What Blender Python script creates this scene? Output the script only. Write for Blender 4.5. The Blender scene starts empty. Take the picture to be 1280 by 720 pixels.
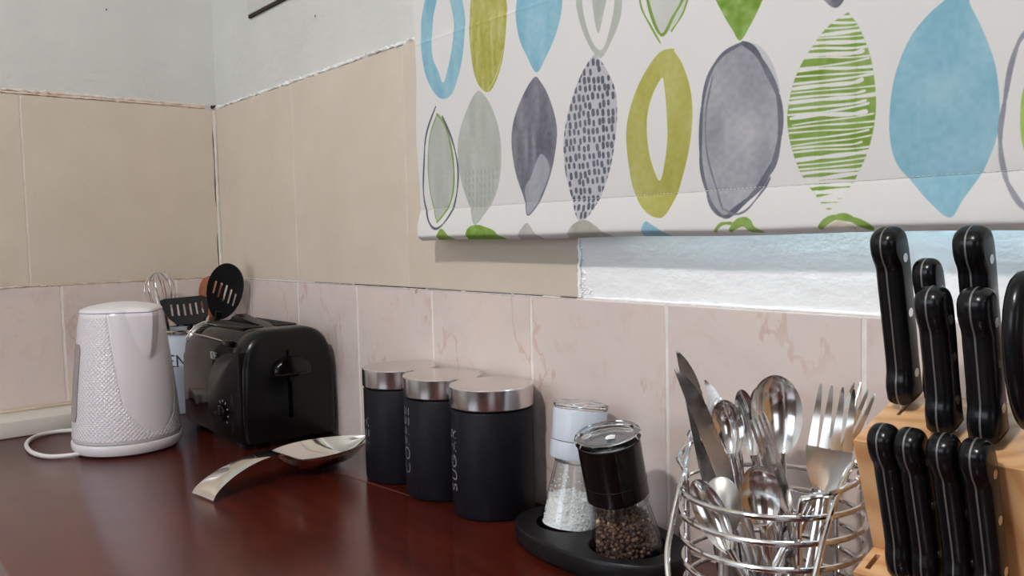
import bpy, bmesh, math, random
import numpy as np
from mathutils import Vector, Matrix, Quaternion
from mathutils import noise as mnoise

random.seed(7)
rng = np.random.RandomState(5)
SC = bpy.context.scene
COL = SC.collection
PI = math.pi

# ------------------------------------------------------------------ camera
F_PX = 1053.83
CAM = Vector((1.66419, -0.63855, 0.31088))
CR = Vector((0.64288735, 0.76559594, -0.02363715))      # camera right
CU = Vector((-0.03297502, 0.05849433, 0.99774298))      # camera up
CF = Vector((-0.76525061, 0.64065691, -0.06285081))     # view direction
cd = bpy.data.cameras.new('camera')
cam = bpy.data.objects.new('camera', cd)
COL.objects.link(cam)
cd.sensor_width = 36.0
cd.lens = F_PX / 1280 * 36.0
cd.clip_start = 0.02
M = Matrix.Identity(4)
for i in range(3):
    M[i][0] = CR[i]; M[i][1] = CU[i]; M[i][2] = -CF[i]; M[i][3] = CAM[i]
cam.matrix_world = M
SC.camera = cam

# ------------------------------------------------------------------ world, lights, exposure
w = bpy.data.worlds.new('world'); SC.world = w; w.use_nodes = True
bg = w.node_tree.nodes['Background']
bg.inputs[0].default_value = (0.62, 0.78, 1.0, 1); bg.inputs[1].default_value = 1.2
SC.view_settings.view_transform = 'Standard'
SC.view_settings.look = 'None'
SC.view_settings.gamma = 1.0
SC.view_settings.use_curve_mapping = False
SC.view_settings.exposure = 0.44

def light(name, kind, loc, energy, color, size=None, size_y=None, direction=None, radius=None):
    d = bpy.data.lights.new(name, kind); d.energy = energy; d.color = color
    if kind == 'AREA':
        d.shape = 'RECTANGLE'; d.size = size; d.size_y = size_y or size
    if radius is not None: d.shadow_soft_size = radius
    o = bpy.data.objects.new(name, d); COL.objects.link(o); o.location = loc
    if direction is not None:
        o.rotation_euler = Vector(direction).to_track_quat('-Z', 'Y').to_euler()
    return o
LAMP = Vector((1.42, -1.32, 1.36))
light('ceiling_lamp_light', 'POINT', LAMP, 39.0, (1.0, 0.96, 0.925), radius=0.05)
light('far_window_daylight', 'AREA', (0.80, -2.95, 0.65), 9.0, (0.84, 0.92, 1.0), 1.2, 1.1, (0, 1, 0))
light('side_window_daylight', 'AREA', (3.15, -1.9, 0.6), 4.0, (0.84, 0.92, 1.0), 1.0, 1.0, (-1, 0.15, 0))
light('blind_window_daylight', 'AREA', (1.75, 0.22, 0.95), 62.0, (0.58, 0.82, 1.0), 1.3, 0.9, (0, -1, -0.25))

# ------------------------------------------------------------------ photo helpers: a pixel of the photograph to a point of the place
def ray(u, v):
    return CF + CR * ((u - 640) / F_PX) + CU * ((360 - v) / F_PX)
def at(u, v, x=None, y=None, z=None, Z=None):
    d = ray(u, v)
    if x is not None: t = (x - CAM.x) / d.x
    elif y is not None: t = (y - CAM.y) / d.y
    elif z is not None: t = (z - CAM.z) / d.z
    else: t = Z
    return CAM + d * t
def proj(P):
    q = Vector(P) - CAM; d = q.dot(CF)
    return 640 + F_PX * q.dot(CR) / d, 360 - F_PX * q.dot(CU) / d
def on_plane(u, v, P, n):
    d = ray(u, v)
    return CAM + d * (n.dot(P - CAM) / n.dot(d))
def reach(u, v, bottom, L, far=False):
    d = ray(u, v); q = CAM - bottom
    a = d.dot(d); b = 2 * d.dot(q); c = q.dot(q) - L * L
    disc = b * b - 4 * a * c
    t = -b / (2 * a) if disc < 0 else (-b + (1 if far else -1) * math.sqrt(disc)) / (2 * a)
    return CAM + d * t

# ------------------------------------------------------------------ materials
def lin(c):
    c = c / 255.0
    return c / 12.92 if c <= 0.04045 else ((c + 0.055) / 1.055) ** 2.4
def rgb(r, g, b): return (lin(r), lin(g), lin(b), 1.0)

class NT:
    def __init__(s, name):
        s.m = bpy.data.materials.new(name); s.m.use_nodes = True
        s.t = s.m.node_tree; s.b = s.t.nodes['Principled BSDF']
    def n(s, typ, **kw):
        nd = s.t.nodes.new(typ)
        for k, v in kw.items():
            if k in nd.inputs: nd.inputs[k].default_value = v
            else: setattr(nd, k, v)
        return nd
    def l(s, a, b): s.t.links.new(a, b)
    def coord(s, kind='Object', rnd=False, scale=(1, 1, 1)):
        c = s.n('ShaderNodeTexCoord'); mp = s.n('ShaderNodeMapping'); mp.inputs['Scale'].default_value = scale
        if rnd:
            oi = s.n('ShaderNodeObjectInfo'); ml = s.n('ShaderNodeMath', operation='MULTIPLY'); ml.inputs[1].default_value = 37.0
            s.l(oi.outputs['Random'], ml.inputs[0])
            ad = s.n('ShaderNodeVectorMath', operation='ADD'); s.l(c.outputs[kind], ad.inputs[0]); s.l(ml.outputs[0], ad.inputs[1])
            s.l(ad.outputs[0], mp.inputs['Vector'])
        else: s.l(c.outputs[kind], mp.inputs['Vector'])
        return mp.outputs[0]
    def noise(s, vec, scale, detail=4, rough=0.55, dist=0.0):
        nd = s.n('ShaderNodeTexNoise'); nd.inputs['Scale'].default_value = scale; nd.inputs['Detail'].default_value = detail
        nd.inputs['Roughness'].default_value = rough; nd.inputs['Distortion'].default_value = dist
        s.l(vec, nd.inputs['Vector']); return nd.outputs['Fac']
    def ramp(s, fac, stops):
        r = s.n('ShaderNodeValToRGB'); e = r.color_ramp.elements
        while len(e) < len(stops): e.new(0.5)
        for k, (p_, c_) in enumerate(stops):
            e[k].position = p_; e[k].color = c_
        s.l(fac, r.inputs[0]); return r.outputs[0]
    def mix(s, fac, a, b, blend='MIX'):
        x = s.n('ShaderNodeMix', data_type='RGBA', blend_type=blend)
        for sock, val in ((x.inputs[0], fac), (x.inputs[6], a), (x.inputs[7], b)):
            if hasattr(val, 'is_linked') or hasattr(val, 'links'): s.l(val, sock)
            else: sock.default_value = val
        return x.outputs[2]
    def math(s, op, a, b=None, c=None):
        x = s.n('ShaderNodeMath', operation=op)
        for i, v in enumerate((a, b, c)):
            if v is None: continue
            if hasattr(v, 'links'): s.l(v, x.inputs[i])
            else: x.inputs[i].default_value = v
        return x.outputs[0]
    def bump(s, h, strength, dist):
        b = s.n('ShaderNodeBump'); b.inputs['Strength'].default_value = strength; b.inputs['Distance'].default_value = dist
        s.l(h, b.inputs['Height']); s.l(b.outputs[0], s.b.inputs['Normal'])
    def set(s, **kw):
        for k, v in kw.items():
            k = k.replace('_', ' ')
            if hasattr(v, 'links'): s.l(v, s.b.inputs[k])
            else: s.b.inputs[k].default_value = v
        return s.m
W1 = (1, 1, 1, 1); K0 = (0, 0, 0, 1)

def simple(name, col, rough=0.4, metal=0.0, bump=0.0, bscale=400, var=0.06, coat=0.0, **kw):
    m = NT(name); v = m.coord()
    f = m.noise(v, bscale * 0.1, 3)
    c2 = tuple(min(1, x * (1 - var)) for x in col[:3]) + (1,)
    c1 = tuple(min(1, x * (1 + var)) for x in col[:3]) + (1,)
    m.set(Base_Color=m.ramp(f, [(0.3, c2), (0.7, c1)]), Roughness=rough, Metallic=metal)
    if coat: m.set(Coat_Weight=coat, Coat_Roughness=0.05)
    if bump: m.bump(m.noise(v, bscale, 3), bump, 0.0006)
    for k, x in kw.items(): m.set(**{k: x})
    return m.m

def mat_plaster(name='painted_plaster', patch=False):
    m = NT(name); v = m.coord()
    f = m.noise(v, 5, 5)
    c = m.ramp(f, [(0.3, rgb(203, 204, 200)), (0.7, rgb(214, 214, 210))])
    if patch:      # whiter to the right of the beige tiles
        sx = m.n('ShaderNodeSeparateXYZ'); m.l(v, sx.inputs[0])
        c = m.mix(m.math('GREATER_THAN', sx.outputs[0], 1.0118), c, rgb(250, 250, 250))
    h = m.noise(v, 60, 6, 0.6); h2 = m.noise(m.coord(scale=(14, 14, 34)), 1.6, 3)
    m.set(Base_Color=c, Roughness=0.62)
    m.bump(m.math('ADD', h, m.math('MULTIPLY', h2, 1.2)), 0.5, 0.003)
    return m.m
def mat_pink_tile():
    m = NT('pink_marbled_tile'); v = m.coord(rnd=True)
    a = m.noise(v, 7, 5, 0.6, 0.6); b = m.noise(v, 24, 4, 0.6, 1.0)
    base = m.ramp(a, [(0.28, rgb(206, 190, 186)), (0.5, rgb(218, 204, 198)), (0.72, rgb(222, 206, 195))])
    blot = m.ramp(b, [(0.55, K0), (0.8, (0.4, 0.4, 0.4, 1))])
    base = m.mix(blot, base, rgb(203, 164, 146))
    vv = m.coord(rnd=True, scale=(1.7, 1.7, 0.75))
    wv = m.n('ShaderNodeTexWave', wave_type='BANDS', bands_direction='DIAGONAL'); m.l(vv, wv.inputs['Vector'])
    wv.inputs['Scale'].default_value = 2.2; wv.inputs['Distortion'].default_value = 7; wv.inputs['Detail'].default_value = 5
    wv.inputs['Detail Scale'].default_value = 3.0; wv.inputs['Detail Roughness'].default_value = 0.6
    vein = m.ramp(wv.outputs['Fac'], [(0.988, K0), (1.0, (0.55, 0.55, 0.55, 1))])
    gate = m.ramp(m.noise(v, 11, 2), [(0.44, K0), (0.58, (0.75, 0.75, 0.75, 1))])
    base = m.mix(m.math('MULTIPLY', vein, gate), base, rgb(186, 142, 124))
    m.set(Base_Color=base, Roughness=0.22, Specular_IOR_Level=0.45)
    m.bump(m.noise(v, 40, 3), 0.12, 0.0012)
    return m.m
def mat_beige_tile():
    m = NT('beige_matt_tile'); v = m.coord(rnd=True)
    c = m.ramp(m.noise(v, 9, 6, 0.65), [(0.3, rgb(205, 192, 175)), (0.7, rgb(213, 201, 185))])
    sp = m.ramp(m.noise(v, 160, 3, 0.7), [(0.62, K0), (0.8, (0.35, 0.35, 0.35, 1))])
    m.set(Base_Color=m.mix(sp, c, rgb(160, 140, 118)), Roughness=0.42)
    m.bump(m.noise(v, 90, 4), 0.18, 0.001)
    return m.m
def mat_grout(name, c1, c2):
    m = NT(name); v = m.coord()
    m.set(Base_Color=m.ramp(m.noise(v, 30, 5), [(0.35, c1), (0.65, c2)]), Roughness=0.8)
    m.bump(m.noise(v, 220, 4), 0.6, 0.0015)
    return m.m
def mat_counter():
    m = NT('red_mahogany_worktop'); v = m.coord(scale=(2.2, 26, 26))
    a = m.noise(v, 3.0, 4, 0.55, 0.2)
    base = m.ramp(a, [(0.25, rgb(68, 24, 15)), (0.5, rgb(86, 30, 18)), (0.75, rgb(106, 40, 24))])
    v2 = m.coord(scale=(9, 260, 260)); pores = m.ramp(m.noise(v2, 2.2, 3, 0.7), [(0.34, W1), (0.56, K0)])
    base = m.mix(m.math('MULTIPLY', pores, 0.34), base, rgb(44, 13, 9))
    ring = m.ramp(m.noise(m.coord(), 3.5, 3), [(0.35, rgb(225, 215, 210)), (0.7, W1)])
    base = m.mix(1.0, base, ring, 'MULTIPLY')
    rg = m.ramp(m.noise(m.coord(), 26, 5), [(0.3, (0.20, 0.20, 0.20, 1)), (0.7, (0.23, 0.23, 0.23, 1))])
    m.set(Base_Color=base, Roughness=rg, Specular_IOR_Level=0.62)
    m.bump(m.noise(v, 3.0, 2), 0.03, 0.0006)
    return m.m
def mat_pine(axis_scale, name='pine_block_wood', tint=1.0):
    m = NT(name); v = m.coord(scale=axis_scale)
    a = m.noise(v, 2.0, 4, 0.5, 0.5)
    wv = m.n('ShaderNodeTexWave', wave_type='RINGS', rings_direction='Z'); m.l(v, wv.inputs['Vector'])
    wv.inputs['Scale'].default_value = 0.9; wv.inputs['Distortion'].default_value = 3.5; wv.inputs['Detail'].default_value = 2
    base = m.ramp(wv.outputs['Fac'], [(0.0, rgb(224, 178, 126)), (0.55, rgb(218, 166, 113)), (1.0, rgb(194, 134, 82))])
    base = m.mix(0.35, base, m.ramp(a, [(0.3, rgb(204, 152, 106)), (0.7, rgb(232, 194, 148))]))
    m.set(Base_Color=base, Roughness=0.42)
    m.bump(a, 0.08, 0.001)
    return m.m
def mat_steel(name='polished_steel', col=(0.80, 0.79, 0.78, 1), rough=0.12, scale=60):
    m = NT(name); v = m.coord()
    r = m.ramp(m.noise(v, scale, 4), [(0.3, (rough * 0.7,) * 3 + (1,)), (0.75, (rough * 1.5,) * 3 + (1,))])
    m.set(Base_Color=col, Metallic=1.0, Roughness=r)
    return m.m
def mat_brushed():
    m = NT('brushed_steel_lid'); v = m.coord(scale=(18, 18, 900))
    r = m.noise(v, 1.0, 2)
    m.set(Base_Color=(0.70, 0.665, 0.65, 1), Metallic=1.0, Roughness=m.ramp(r, [(0.3, (0.20,) * 3 + (1,)), (0.7, (0.24,) * 3 + (1,))]))
    return m.m
def mat_thin_glass(name, tint=(.96, .97, .97, 1), edge=(.70, .71, .72, 1), spec=1.0):
    m = NT(name); t = m.t; t.nodes.remove(m.b)
    tr = m.n('ShaderNodeBsdfTransparent'); gl = m.n('ShaderNodeBsdfGlossy'); gl.inputs['Roughness'].default_value = .02
    lw = m.n('ShaderNodeLayerWeight'); lw.inputs['Blend'].default_value = .5
    edge_f = m.ramp(lw.outputs['Facing'], [(.60, K0), (.97, W1)])
    m.l(m.mix(edge_f, tint, edge), tr.inputs['Color'])
    fr = m.ramp(lw.outputs['Facing'], [(.0, (.035,) * 3 + (1,)), (.65, (.08,) * 3 + (1,)), (1.0, (.55,) * 3 + (1,))])
    mx = m.n('ShaderNodeMixShader'); m.l(m.math('MULTIPLY', fr, spec), mx.inputs[0]); m.l(tr.outputs[0], mx.inputs[1]); m.l(gl.outputs[0], mx.inputs[2])
    m.l(mx.outputs[0], t.nodes['Material Output'].inputs['Surface'])
    return m.m
def mat_glass(name='clear_glass', rough=0.0, col=(1, 1, 1, 1)):
    m = NT(name); v = m.coord()
    m.set(Base_Color=col, Roughness=m.ramp(m.noise(v, 30, 2), [(0.3, (rough,) * 3 + (1,)), (0.8, (rough + 0.03,) * 3 + (1,))]), IOR=1.45, Transmission_Weight=1.0)
    return m.m

M_PLASTER = mat_plaster(); M_PLASTER2 = mat_plaster('painted_plaster_two_tone', True); M_PINK = mat_pink_tile(); M_BEIGE = mat_beige_tile()
M_GROUT = mat_grout('pale_grout', rgb(224, 217, 212), rgb(240, 235, 230))
M_TAN = simple('tan_wall_paint', rgb(128, 112, 100), 0.6)
M_SAND = mat_grout('sandy_mortar', rgb(196, 168, 142), rgb(222, 208, 188))
M_RUST = mat_grout('peeling_rusty_plaster', rgb(214, 182, 160), rgb(228, 210, 194))
M_WHITE_EDGE = mat_grout('chipped_white_paint', rgb(226, 224, 220), rgb(240, 238, 235))
M_BLUSH = mat_grout('blushed_plaster', rgb(214, 200, 188), rgb(222, 216, 208))
M_CAULK = mat_grout('white_caulk', rgb(206, 198, 186), rgb(224, 218, 208))
M_DARK = simple('dark_gap_and_shadow', rgb(46, 36, 30), 0.9)
M_COUNTER = mat_counter()
M_TRIM = simple('cream_painted_batten', rgb(222, 218, 210), 0.5, bump=0.2, bscale=120)
M_WHITE_PL = simple('white_plastic', rgb(232, 228, 232), 0.22, var=0.01)
M_CORD = simple('white_rubber_cord', rgb(220, 216, 214), 0.45, var=0.03)
M_WINDOW_GREY = simple('smoky_water_gauge', rgb(150, 142, 142), 0.25, var=0.03)
M_BLACK_GL = simple('glossy_black_plastic', rgb(13, 10, 10), 0.09, var=0.1, **{'Specular IOR Level': .42})
M_BLACK_MT = simple('satin_black_plastic', rgb(12, 11, 12), 0.26, var=0.15, **{'Specular IOR Level': .26})
M_BLACK_NY = simple('matt_black_nylon', rgb(17, 16, 18), 0.40, var=0.15, **{'Specular IOR Level': .28})
M_BLACK_PC = simple('black_powder_coat', rgb(17, 17, 24), 0.45, bump=0.25, bscale=900, var=0.1, **{'Specular IOR Level': .16})
M_HANDLE = simple('black_moulded_handle', rgb(13, 13, 16), 0.24, var=0.12, **{'Specular IOR Level': .30})
M_PRINT = simple('white_print', rgb(225, 225, 225), 0.5, var=0.02)
M_PRINT_GR = simple('grey_print', rgb(150, 148, 148), 0.5, var=0.02)
M_INK = simple('navy_ink', rgb(44, 48, 62), 0.5, var=0.02)
M_STEEL = mat_steel(); M_STEEL2 = mat_steel('worn_cutlery_steel', (0.74, 0.72, 0.71, 1), 0.2, 90)
M_WIRE = mat_steel('chromed_wire', (0.74, 0.72, 0.71, 1), 0.14, 40)
M_BRUSH = mat_brushed()
M_GLASS = mat_glass(); M_JAR = mat_thin_glass('thin_jar_glass'); M_CLEAR = mat_glass('clear_acrylic', 0.03, (0.93, 0.95, 0.96, 1))
M_SALT = simple('salt_crystals', rgb(244, 244, 244), 0.5, bump=0.4, bscale=900, var=0.03)
M_CERAM = simple('white_enamel', rgb(208, 216, 228), 0.3, var=0.03)
M_WOODSP = simple('brown_wooden_spoon', rgb(150, 80, 45), 0.5, var=0.25, bscale=250)
M_PINE = mat_pine((26, 26, 2.4))
M_FLOOR = simple('grey_floor', rgb(128, 124, 122), 0.5)
M_CAB = simple('white_cabinet', rgb(205, 203, 200), 0.4)
def mat_pepper():
    m = NT('peppercorns'); v = m.coord()
    c = m.ramp(m.noise(v, 210, 2), [(0.38, rgb(58, 40, 32)), (0.52, rgb(104, 76, 60)), (0.68, rgb(160, 124, 98))])
    m.set(Base_Color=c, Roughness=0.7); m.bump(m.noise(v, 1500, 2), 0.5, 0.0004); return m.m
M_PEPPER = mat_pepper()
M_PALECORN = simple('pale_peppercorn', rgb(220, 196, 160), 0.7)
M_EMIT_GLOBE = simple('opal_glass', rgb(240, 238, 230), 0.4)

# ------------------------------------------------------------------ mesh helpers
def finish(bm, angle=35):
    bmesh.ops.recalc_face_normals(bm, faces=bm.faces[:])
    return bm
def obj(name, bm, mat, parent=None, angle=35, smooth=True, matrix=None, recalc=True):
    if isinstance(bm, bmesh.types.BMesh):
        if recalc: bmesh.ops.recalc_face_normals(bm, faces=bm.faces[:])
        me = bpy.data.meshes.new(name); bm.to_mesh(me); bm.free()
    else: me = bm
    if smooth:
        me.polygons.foreach_set('use_smooth', [True] * len(me.polygons))
        if angle: me.set_sharp_from_angle(angle=math.radians(angle))
    for mm in (mat if isinstance(mat, (list, tuple)) else [mat]): me.materials.append(mm)
    o = bpy.data.objects.new(name, me); COL.objects.link(o)
    if parent is not None: o.parent = parent
    if matrix is not None: o.matrix_local = matrix
    return o
def tag(o, label, cat, group=None):
    o['label'] = label; o['category'] = cat
    if group: o['group'] = group
    return o
def thing(name, label, cat, loc=(0, 0, 0), rotz=0, group=None, matrix=None):
    o = bpy.data.objects.new(name, None); COL.objects.link(o); o.empty_display_size = 0.02
    if matrix is not None: o.matrix_world = matrix
    else: o.location = loc; o.rotation_euler = (0, 0, rotz)
    return tag(o, label, cat, group)
def struct(name, bm, mat, parent=None, **kw):
    o = obj(name, bm, mat, parent, **kw)
    if parent is None: o['kind'] = 'structure'
    return o
def frame(origin, zdir, ydir):
    z = Vector(zdir).normalized(); y = Vector(ydir); y = (y - z * y.dot(z)).normalized(); x = y.cross(z)
    m = Matrix.Identity(4)
    for i in range(3): m[i][0] = x[i]; m[i][1] = y[i]; m[i][2] = z[i]; m[i][3] = origin[i]
    return m
def box_into(bm, a, b, bevel=0.0, segs=2):
    x0, y0, z0 = a; x1, y1, z1 = b
    r = bmesh.ops.create_cube(bm, size=1.0)
    vs = r['verts']
    for v in vs:
        v.co = Vector(((x0 + x1) / 2 + v.co.x * (x1 - x0), (y0 + y1) / 2 + v.co.y * (y1 - y0), (z0 + z1) / 2 + v.co.z * (z1 - z0)))
    if bevel:
        es = list({e for v in vs for e in v.link_edges})
        bmesh.ops.bevel(bm, geom=es, offset=bevel, segments=segs, affect='EDGES', profile=0.5)
    return bm
def box(a, b, bevel=0.0, segs=2): return box_into(bmesh.new(), a, b, bevel, segs)
def grid_mesh(bm, rows, closed_u=False, closed_v=False):
    vs = [[bm.verts.new(p) for p in r] for r in rows]
    R_ = len(vs); C_ = len(vs[0])
    for i in range(R_ if closed_v else R_ - 1):
        for j in range(C_ if closed_u else C_ - 1):
            a = vs[i][j]; b = vs[i][(j + 1) % C_]; c = vs[(i + 1) % R_][(j + 1) % C_]; d = vs[(i + 1) % R_][j]
            try: bm.faces.new((a, b, c, d))
            except ValueError: pass
    return vs
def lathe(profile, segs=64, bm=None, center=(0, 0)):
    bm = bm or bmesh.new(); rows = []
    for r, z in profile:
        rows.append([(center[0] + max(r, 1e-5) * math.cos(2 * PI * k / segs), center[1] + max(r, 1e-5) * math.sin(2 * PI * k / segs), z) for k in range(segs)])
    vs = grid_mesh(bm, rows, closed_u=True)
    if profile[0][0] < 1e-4 or profile[-1][0] < 1e-4 or True:
        if profile[0] != profile[-1]:
            for row in (vs[0], vs[-1]):
                try: bm.faces.new(row)
                except ValueError: pass
    bmesh.ops.remove_doubles(bm, verts=bm.verts[:], dist=2e-5)
    return bm
def tube(path, r, segs=10, bm=None, closed=False, caps=True):
    bm = bm or bmesh.new(); pts = [Vector(p) for p in path]; n = len(pts)
    rad = r if callable(r) else (lambda t: r)
    rows = []; prev = None
    for i in range(n):
        a = pts[(i - 1) % n] if (i > 0 or closed) else pts[0]; b = pts[(i + 1) % n] if (i < n - 1 or closed) else pts[-1]
        t = (b - a).normalized()
        if prev is None:
            prev = Vector((0, 0, 1)) if abs(t.z) < 0.9 else Vector((1, 0, 0))
        nrm = (prev - t * prev.dot(t)).normalized(); prev = nrm; bn = t.cross(nrm)
        rr = rad(i / max(1, n - 1))
        rows.append([pts[i] + (nrm * math.cos(2 * PI * k / segs) + bn * math.sin(2 * PI * k / segs)) * rr for k in range(segs)])
    vs = grid_mesh(bm, rows, closed_u=True, closed_v=closed)
    if caps and not closed: bm.faces.new(vs[0]); bm.faces.new(vs[-1])
    return bm
def spline(pts, n=8, closed=False):
    P = [Vector(p) for p in pts]; N = len(P); out = []
    rng_ = range(N if closed else N - 1)
    for i in rng_:
        p0 = P[(i - 1) % N] if (closed or i > 0) else P[0]; p1 = P[i]; p2 = P[(i + 1) % N]
        p3 = P[(i + 2) % N] if (closed or i + 2 < N) else P[-1]
        for k in range(n):
            t = k / n
            out.append(0.5 * ((2 * p1) + (p2 - p0) * t + (2 * p0 - 5 * p1 + 4 * p2 - p3) * t * t + (3 * p1 - p0 - 3 * p2 + p3) * t ** 3))
    if not closed: out.append(P[-1])
    return out
def prism(poly, t0, t1, axis='x', bevel=0.0, segs=3, bm=None):
    """poly: 2D points; extruded along axis between t0 and t1"""
    bm = bm or bmesh.new()
    def mk(a, b, t): return {'x': (t, a, b), 'y': (a, t, b), 'z': (a, b, t)}[axis]
    A = [bm.verts.new(mk(a, b, t0)) for a, b in poly]; B = [bm.verts.new(mk(a, b, t1)) for a, b in poly]
    f1 = bm.faces.new(A); f2 = bm.faces.new(B[::-1]); n = len(poly)
    for i in range(n): bm.faces.new((A[i], A[(i + 1) % n], B[(i + 1) % n], B[i]))
    if bevel:
        es = list(f1.edges) + list(f2.edges)
        bmesh.ops.bevel(bm, geom=es, offset=bevel, segments=segs, affect='EDGES', profile=0.5)
    return bm
def holed_plate(outer, holes, z0, z1, bm=None, fn=None):
    """plate in the xy plane with holes, between z0 and z1; fn bends it"""
    bm = bm or bmesh.new()
    loops = [outer] + holes; edges = []; vl = []
    for L in loops:
        vs = [bm.verts.new((x, y, z0)) for x, y in L]; vl.append(vs)
        edges += [bm.edges.new((vs[i], vs[(i + 1) % len(vs)])) for i in range(len(vs))]
    r = bmesh.ops.triangle_fill(bm, use_beauty=True, use_dissolve=False, edges=edges)
    faces = [g for g in r['geom'] if isinstance(g, bmesh.types.BMFace)]
    top = bmesh.ops.duplicate(bm, geom=list({v for f in faces for v in f.verts}) + list({e for f in faces for e in f.edges}) + faces)
    vm = top['vert_map']
    for vs in vl:
        t = [vm[v] for v in vs]
        for v in t: v.co.z = z1
        for i in range(len(vs)):
            j = (i + 1) % len(vs)
            bm.faces.new((vs[i], vs[j], t[j], t[i]))
    if fn:
        for v in bm.verts: v.co = Vector(fn(v.co))
    return bm
def ellipse(cx, cy, a, b, n=48, p=2.0):
    out = []
    for k in range(n):
        t = 2 * PI * k / n; c, s = math.cos(t), math.sin(t)
        out.append((cx + a * math.copysign(abs(c) ** (2 / p), c), cy + b * math.copysign(abs(s) ** (2 / p), s)))
    return out
def subtract(o, cutters):
    for c in cutters:
        md = o.modifiers.new('cut', 'BOOLEAN'); md.operation = 'DIFFERENCE'; md.solver = 'EXACT'; md.object = c
    bpy.context.view_layer.update()
    dg = bpy.context.evaluated_depsgraph_get()
    me = bpy.data.meshes.new_from_object(o.evaluated_get(dg))
    o.modifiers.clear(); old = o.data; o.data = me; bpy.data.meshes.remove(old)
    for c in cutters:
        d = c.data; bpy.data.objects.remove(c); bpy.data.meshes.remove(d)
    o.data.set_sharp_from_angle(angle=math.radians(30))

# single-stroke letters, unit height
def arc(cx, cy, rx, ry, a0, a1, n=12):
    return [(cx + rx * math.cos(math.radians(a0 + (a1 - a0) * k / n)), cy + ry * math.sin(math.radians(a0 + (a1 - a0) * k / n))) for k in range(n + 1)]
G = {
 'A': ([[(0, 0), (.38, 1), (.76, 0)], [(.13, .34), (.63, .34)]], .76),
 'C': ([arc(.5, .5, .48, .5, 50, 310, 20)], .86),
 'E': ([[(.55, 1), (0, 1), (0, 0), (.55, 0)], [(0, .52), (.5, .52)]], .55),
 'F': ([[(.52, 1), (0, 1), (0, 0)], [(0, .52), (.48, .52)]], .52),
 'G': ([arc(.5, .5, .48, .5, 50, 350, 22) + [(.55, .42)]], .98),
 'H': ([[(0, 0), (0, 1)], [(.7, 0), (.7, 1)], [(0, .5), (.7, .5)]], .7),
 'I': ([[(0, 0), (0, 1)]], .0),
 'K': ([[(0, 0), (0, 1)], [(.62, 1), (0, .42)], [(.18, .58), (.68, 0)]], .68),
 'N': ([[(0, 0), (0, 1), (.7, 0), (.7, 1)]], .7),
 'O': ([arc(.5, .5, .5, .5, 0, 360, 24)], 1.0),
 'P': ([[(0, 0), (0, 1), (.32, 1)] + arc(.32, .74, .26, .26, 90, -90, 8) + [(0, .48)]], .58),
 'R': ([[(0, 0), (0, 1), (.32, 1)] + arc(.32, .74, .26, .26, 90, -90, 8) + [(0, .48)], [(.3, .48), (.6, 0)]], .6),
 'S': ([arc(.3, .75, .27, .25, 40, 270, 10) + arc(.3, .25, .28, .25, 90, -140, 10)], .6),
 'T': ([[(0, 1), (.64, 1)], [(.32, 1), (.32, 0)]], .64),
 'U': ([[(0, 1), (0, .32)] + arc(.34, .32, .34, .32, 180, 360, 12) + [(.68, 1)]], .68),
}
def lettering(word, h, stroke, gap=.22, serif=0.0):
    """list of ribbons (quads in 2D), total width"""
    x = 0; quads = []
    for ch in word:
        lines, wd = G[ch]
        for L in lines:
            for (a, b) in zip(L[:-1], L[1:]):
                A = Vector(a); B = Vector(b); d = (B - A)
                if d.length < 1e-6: continue
                d.normalize(); n = Vector((-d.y, d.x)) * stroke / 2 * (1.0 if not serif or abs(d.y) < 0.3 or True else .5)
                A2 = A - d * stroke * .35; B2 = B + d * stroke * .35
                quads.append([(x + q.x, q.y) for q in (A2 + n, A2 - n, B2 - n, B2 + n)])
            if serif:
                for e in (L[0], L[-1]):
                    if e[1] in (0, 1):
                        s_ = stroke * .3
                        quads.append([(x + e[0] - serif, e[1] - s_), (x + e[0] + serif, e[1] - s_), (x + e[0] + serif, e[1] + s_), (x + e[0] - serif, e[1] + s_)])
        x += wd + gap
    W = x - gap
    return [[(a * h, b * h) for a, b in q] for q in quads], W * h
def ribbons(quads, fn, sub=1):
    bm = bmesh.new()
    for q in quads:
        bm.faces.new([bm.verts.new(fn(a, b)) for a, b in q])
    return bm

# ------------------------------------------------------------------ the setting
TW = 0.2                     # pink tile pitch
AX = 0.33366                 # x of a pink joint on the back wall
HP = 0.2403; HB = 0.5721     # top of pink course, top of beige course
BX = [0.0, 0.3383, 0.6797, 1.0123]
XR, YN, ZC, ZF = 3.2, -3.0, 1.62, -0.9

def slab_with_opening(x0, x1, z0, z1, ox0, ox1, oz0, oz1, y0, y1):
    bm = bmesh.new()
    for a in (((x0, z0), (x1, oz0)), ((x0, oz1), (x1, z1)), ((x0, oz0), (ox0, oz1)), ((ox1, oz0), (x1, oz1))):
        box_into(bm, (a[0][0], y0, a[0][1]), (a[1][0], y1, a[1][1]))
    return bm
PL = 0.0035   # plaster lies this far behind the tile faces
OX0, OX1, OZ0, OZ1 = 1.10, 2.35, 0.342, 1.42
wall_back = struct('wall_back', slab_with_opening(-0.2, XR + .1, ZF, ZC, OX0, OX1, OZ0, OZ1, PL, 0.20), M_PLASTER2)
wall_left = struct('wall_left', box((-0.2, YN, ZF), (-PL, PL, ZC)), M_PLASTER)
wall_right = struct('wall_right', box((XR, YN, ZF), (XR + .1, 0.2, ZC)), M_TAN)
wb = bmesh.new()
for a in (((-.2, ZF), (XR, .1)), ((-.2, 1.2), (XR, ZC)), ((-.2, .1), (.2, 1.2)), ((1.4, .1), (XR, 1.2))):
    box_into(wb, (a[0][0], YN - .1, a[0][1]), (a[1][0], YN, a[1][1]))
struct('wall_front', wb, M_TAN)
struct('ceiling', box((-.2, YN, ZC), (XR, .2, ZC + .1)), M_PLASTER)
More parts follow.
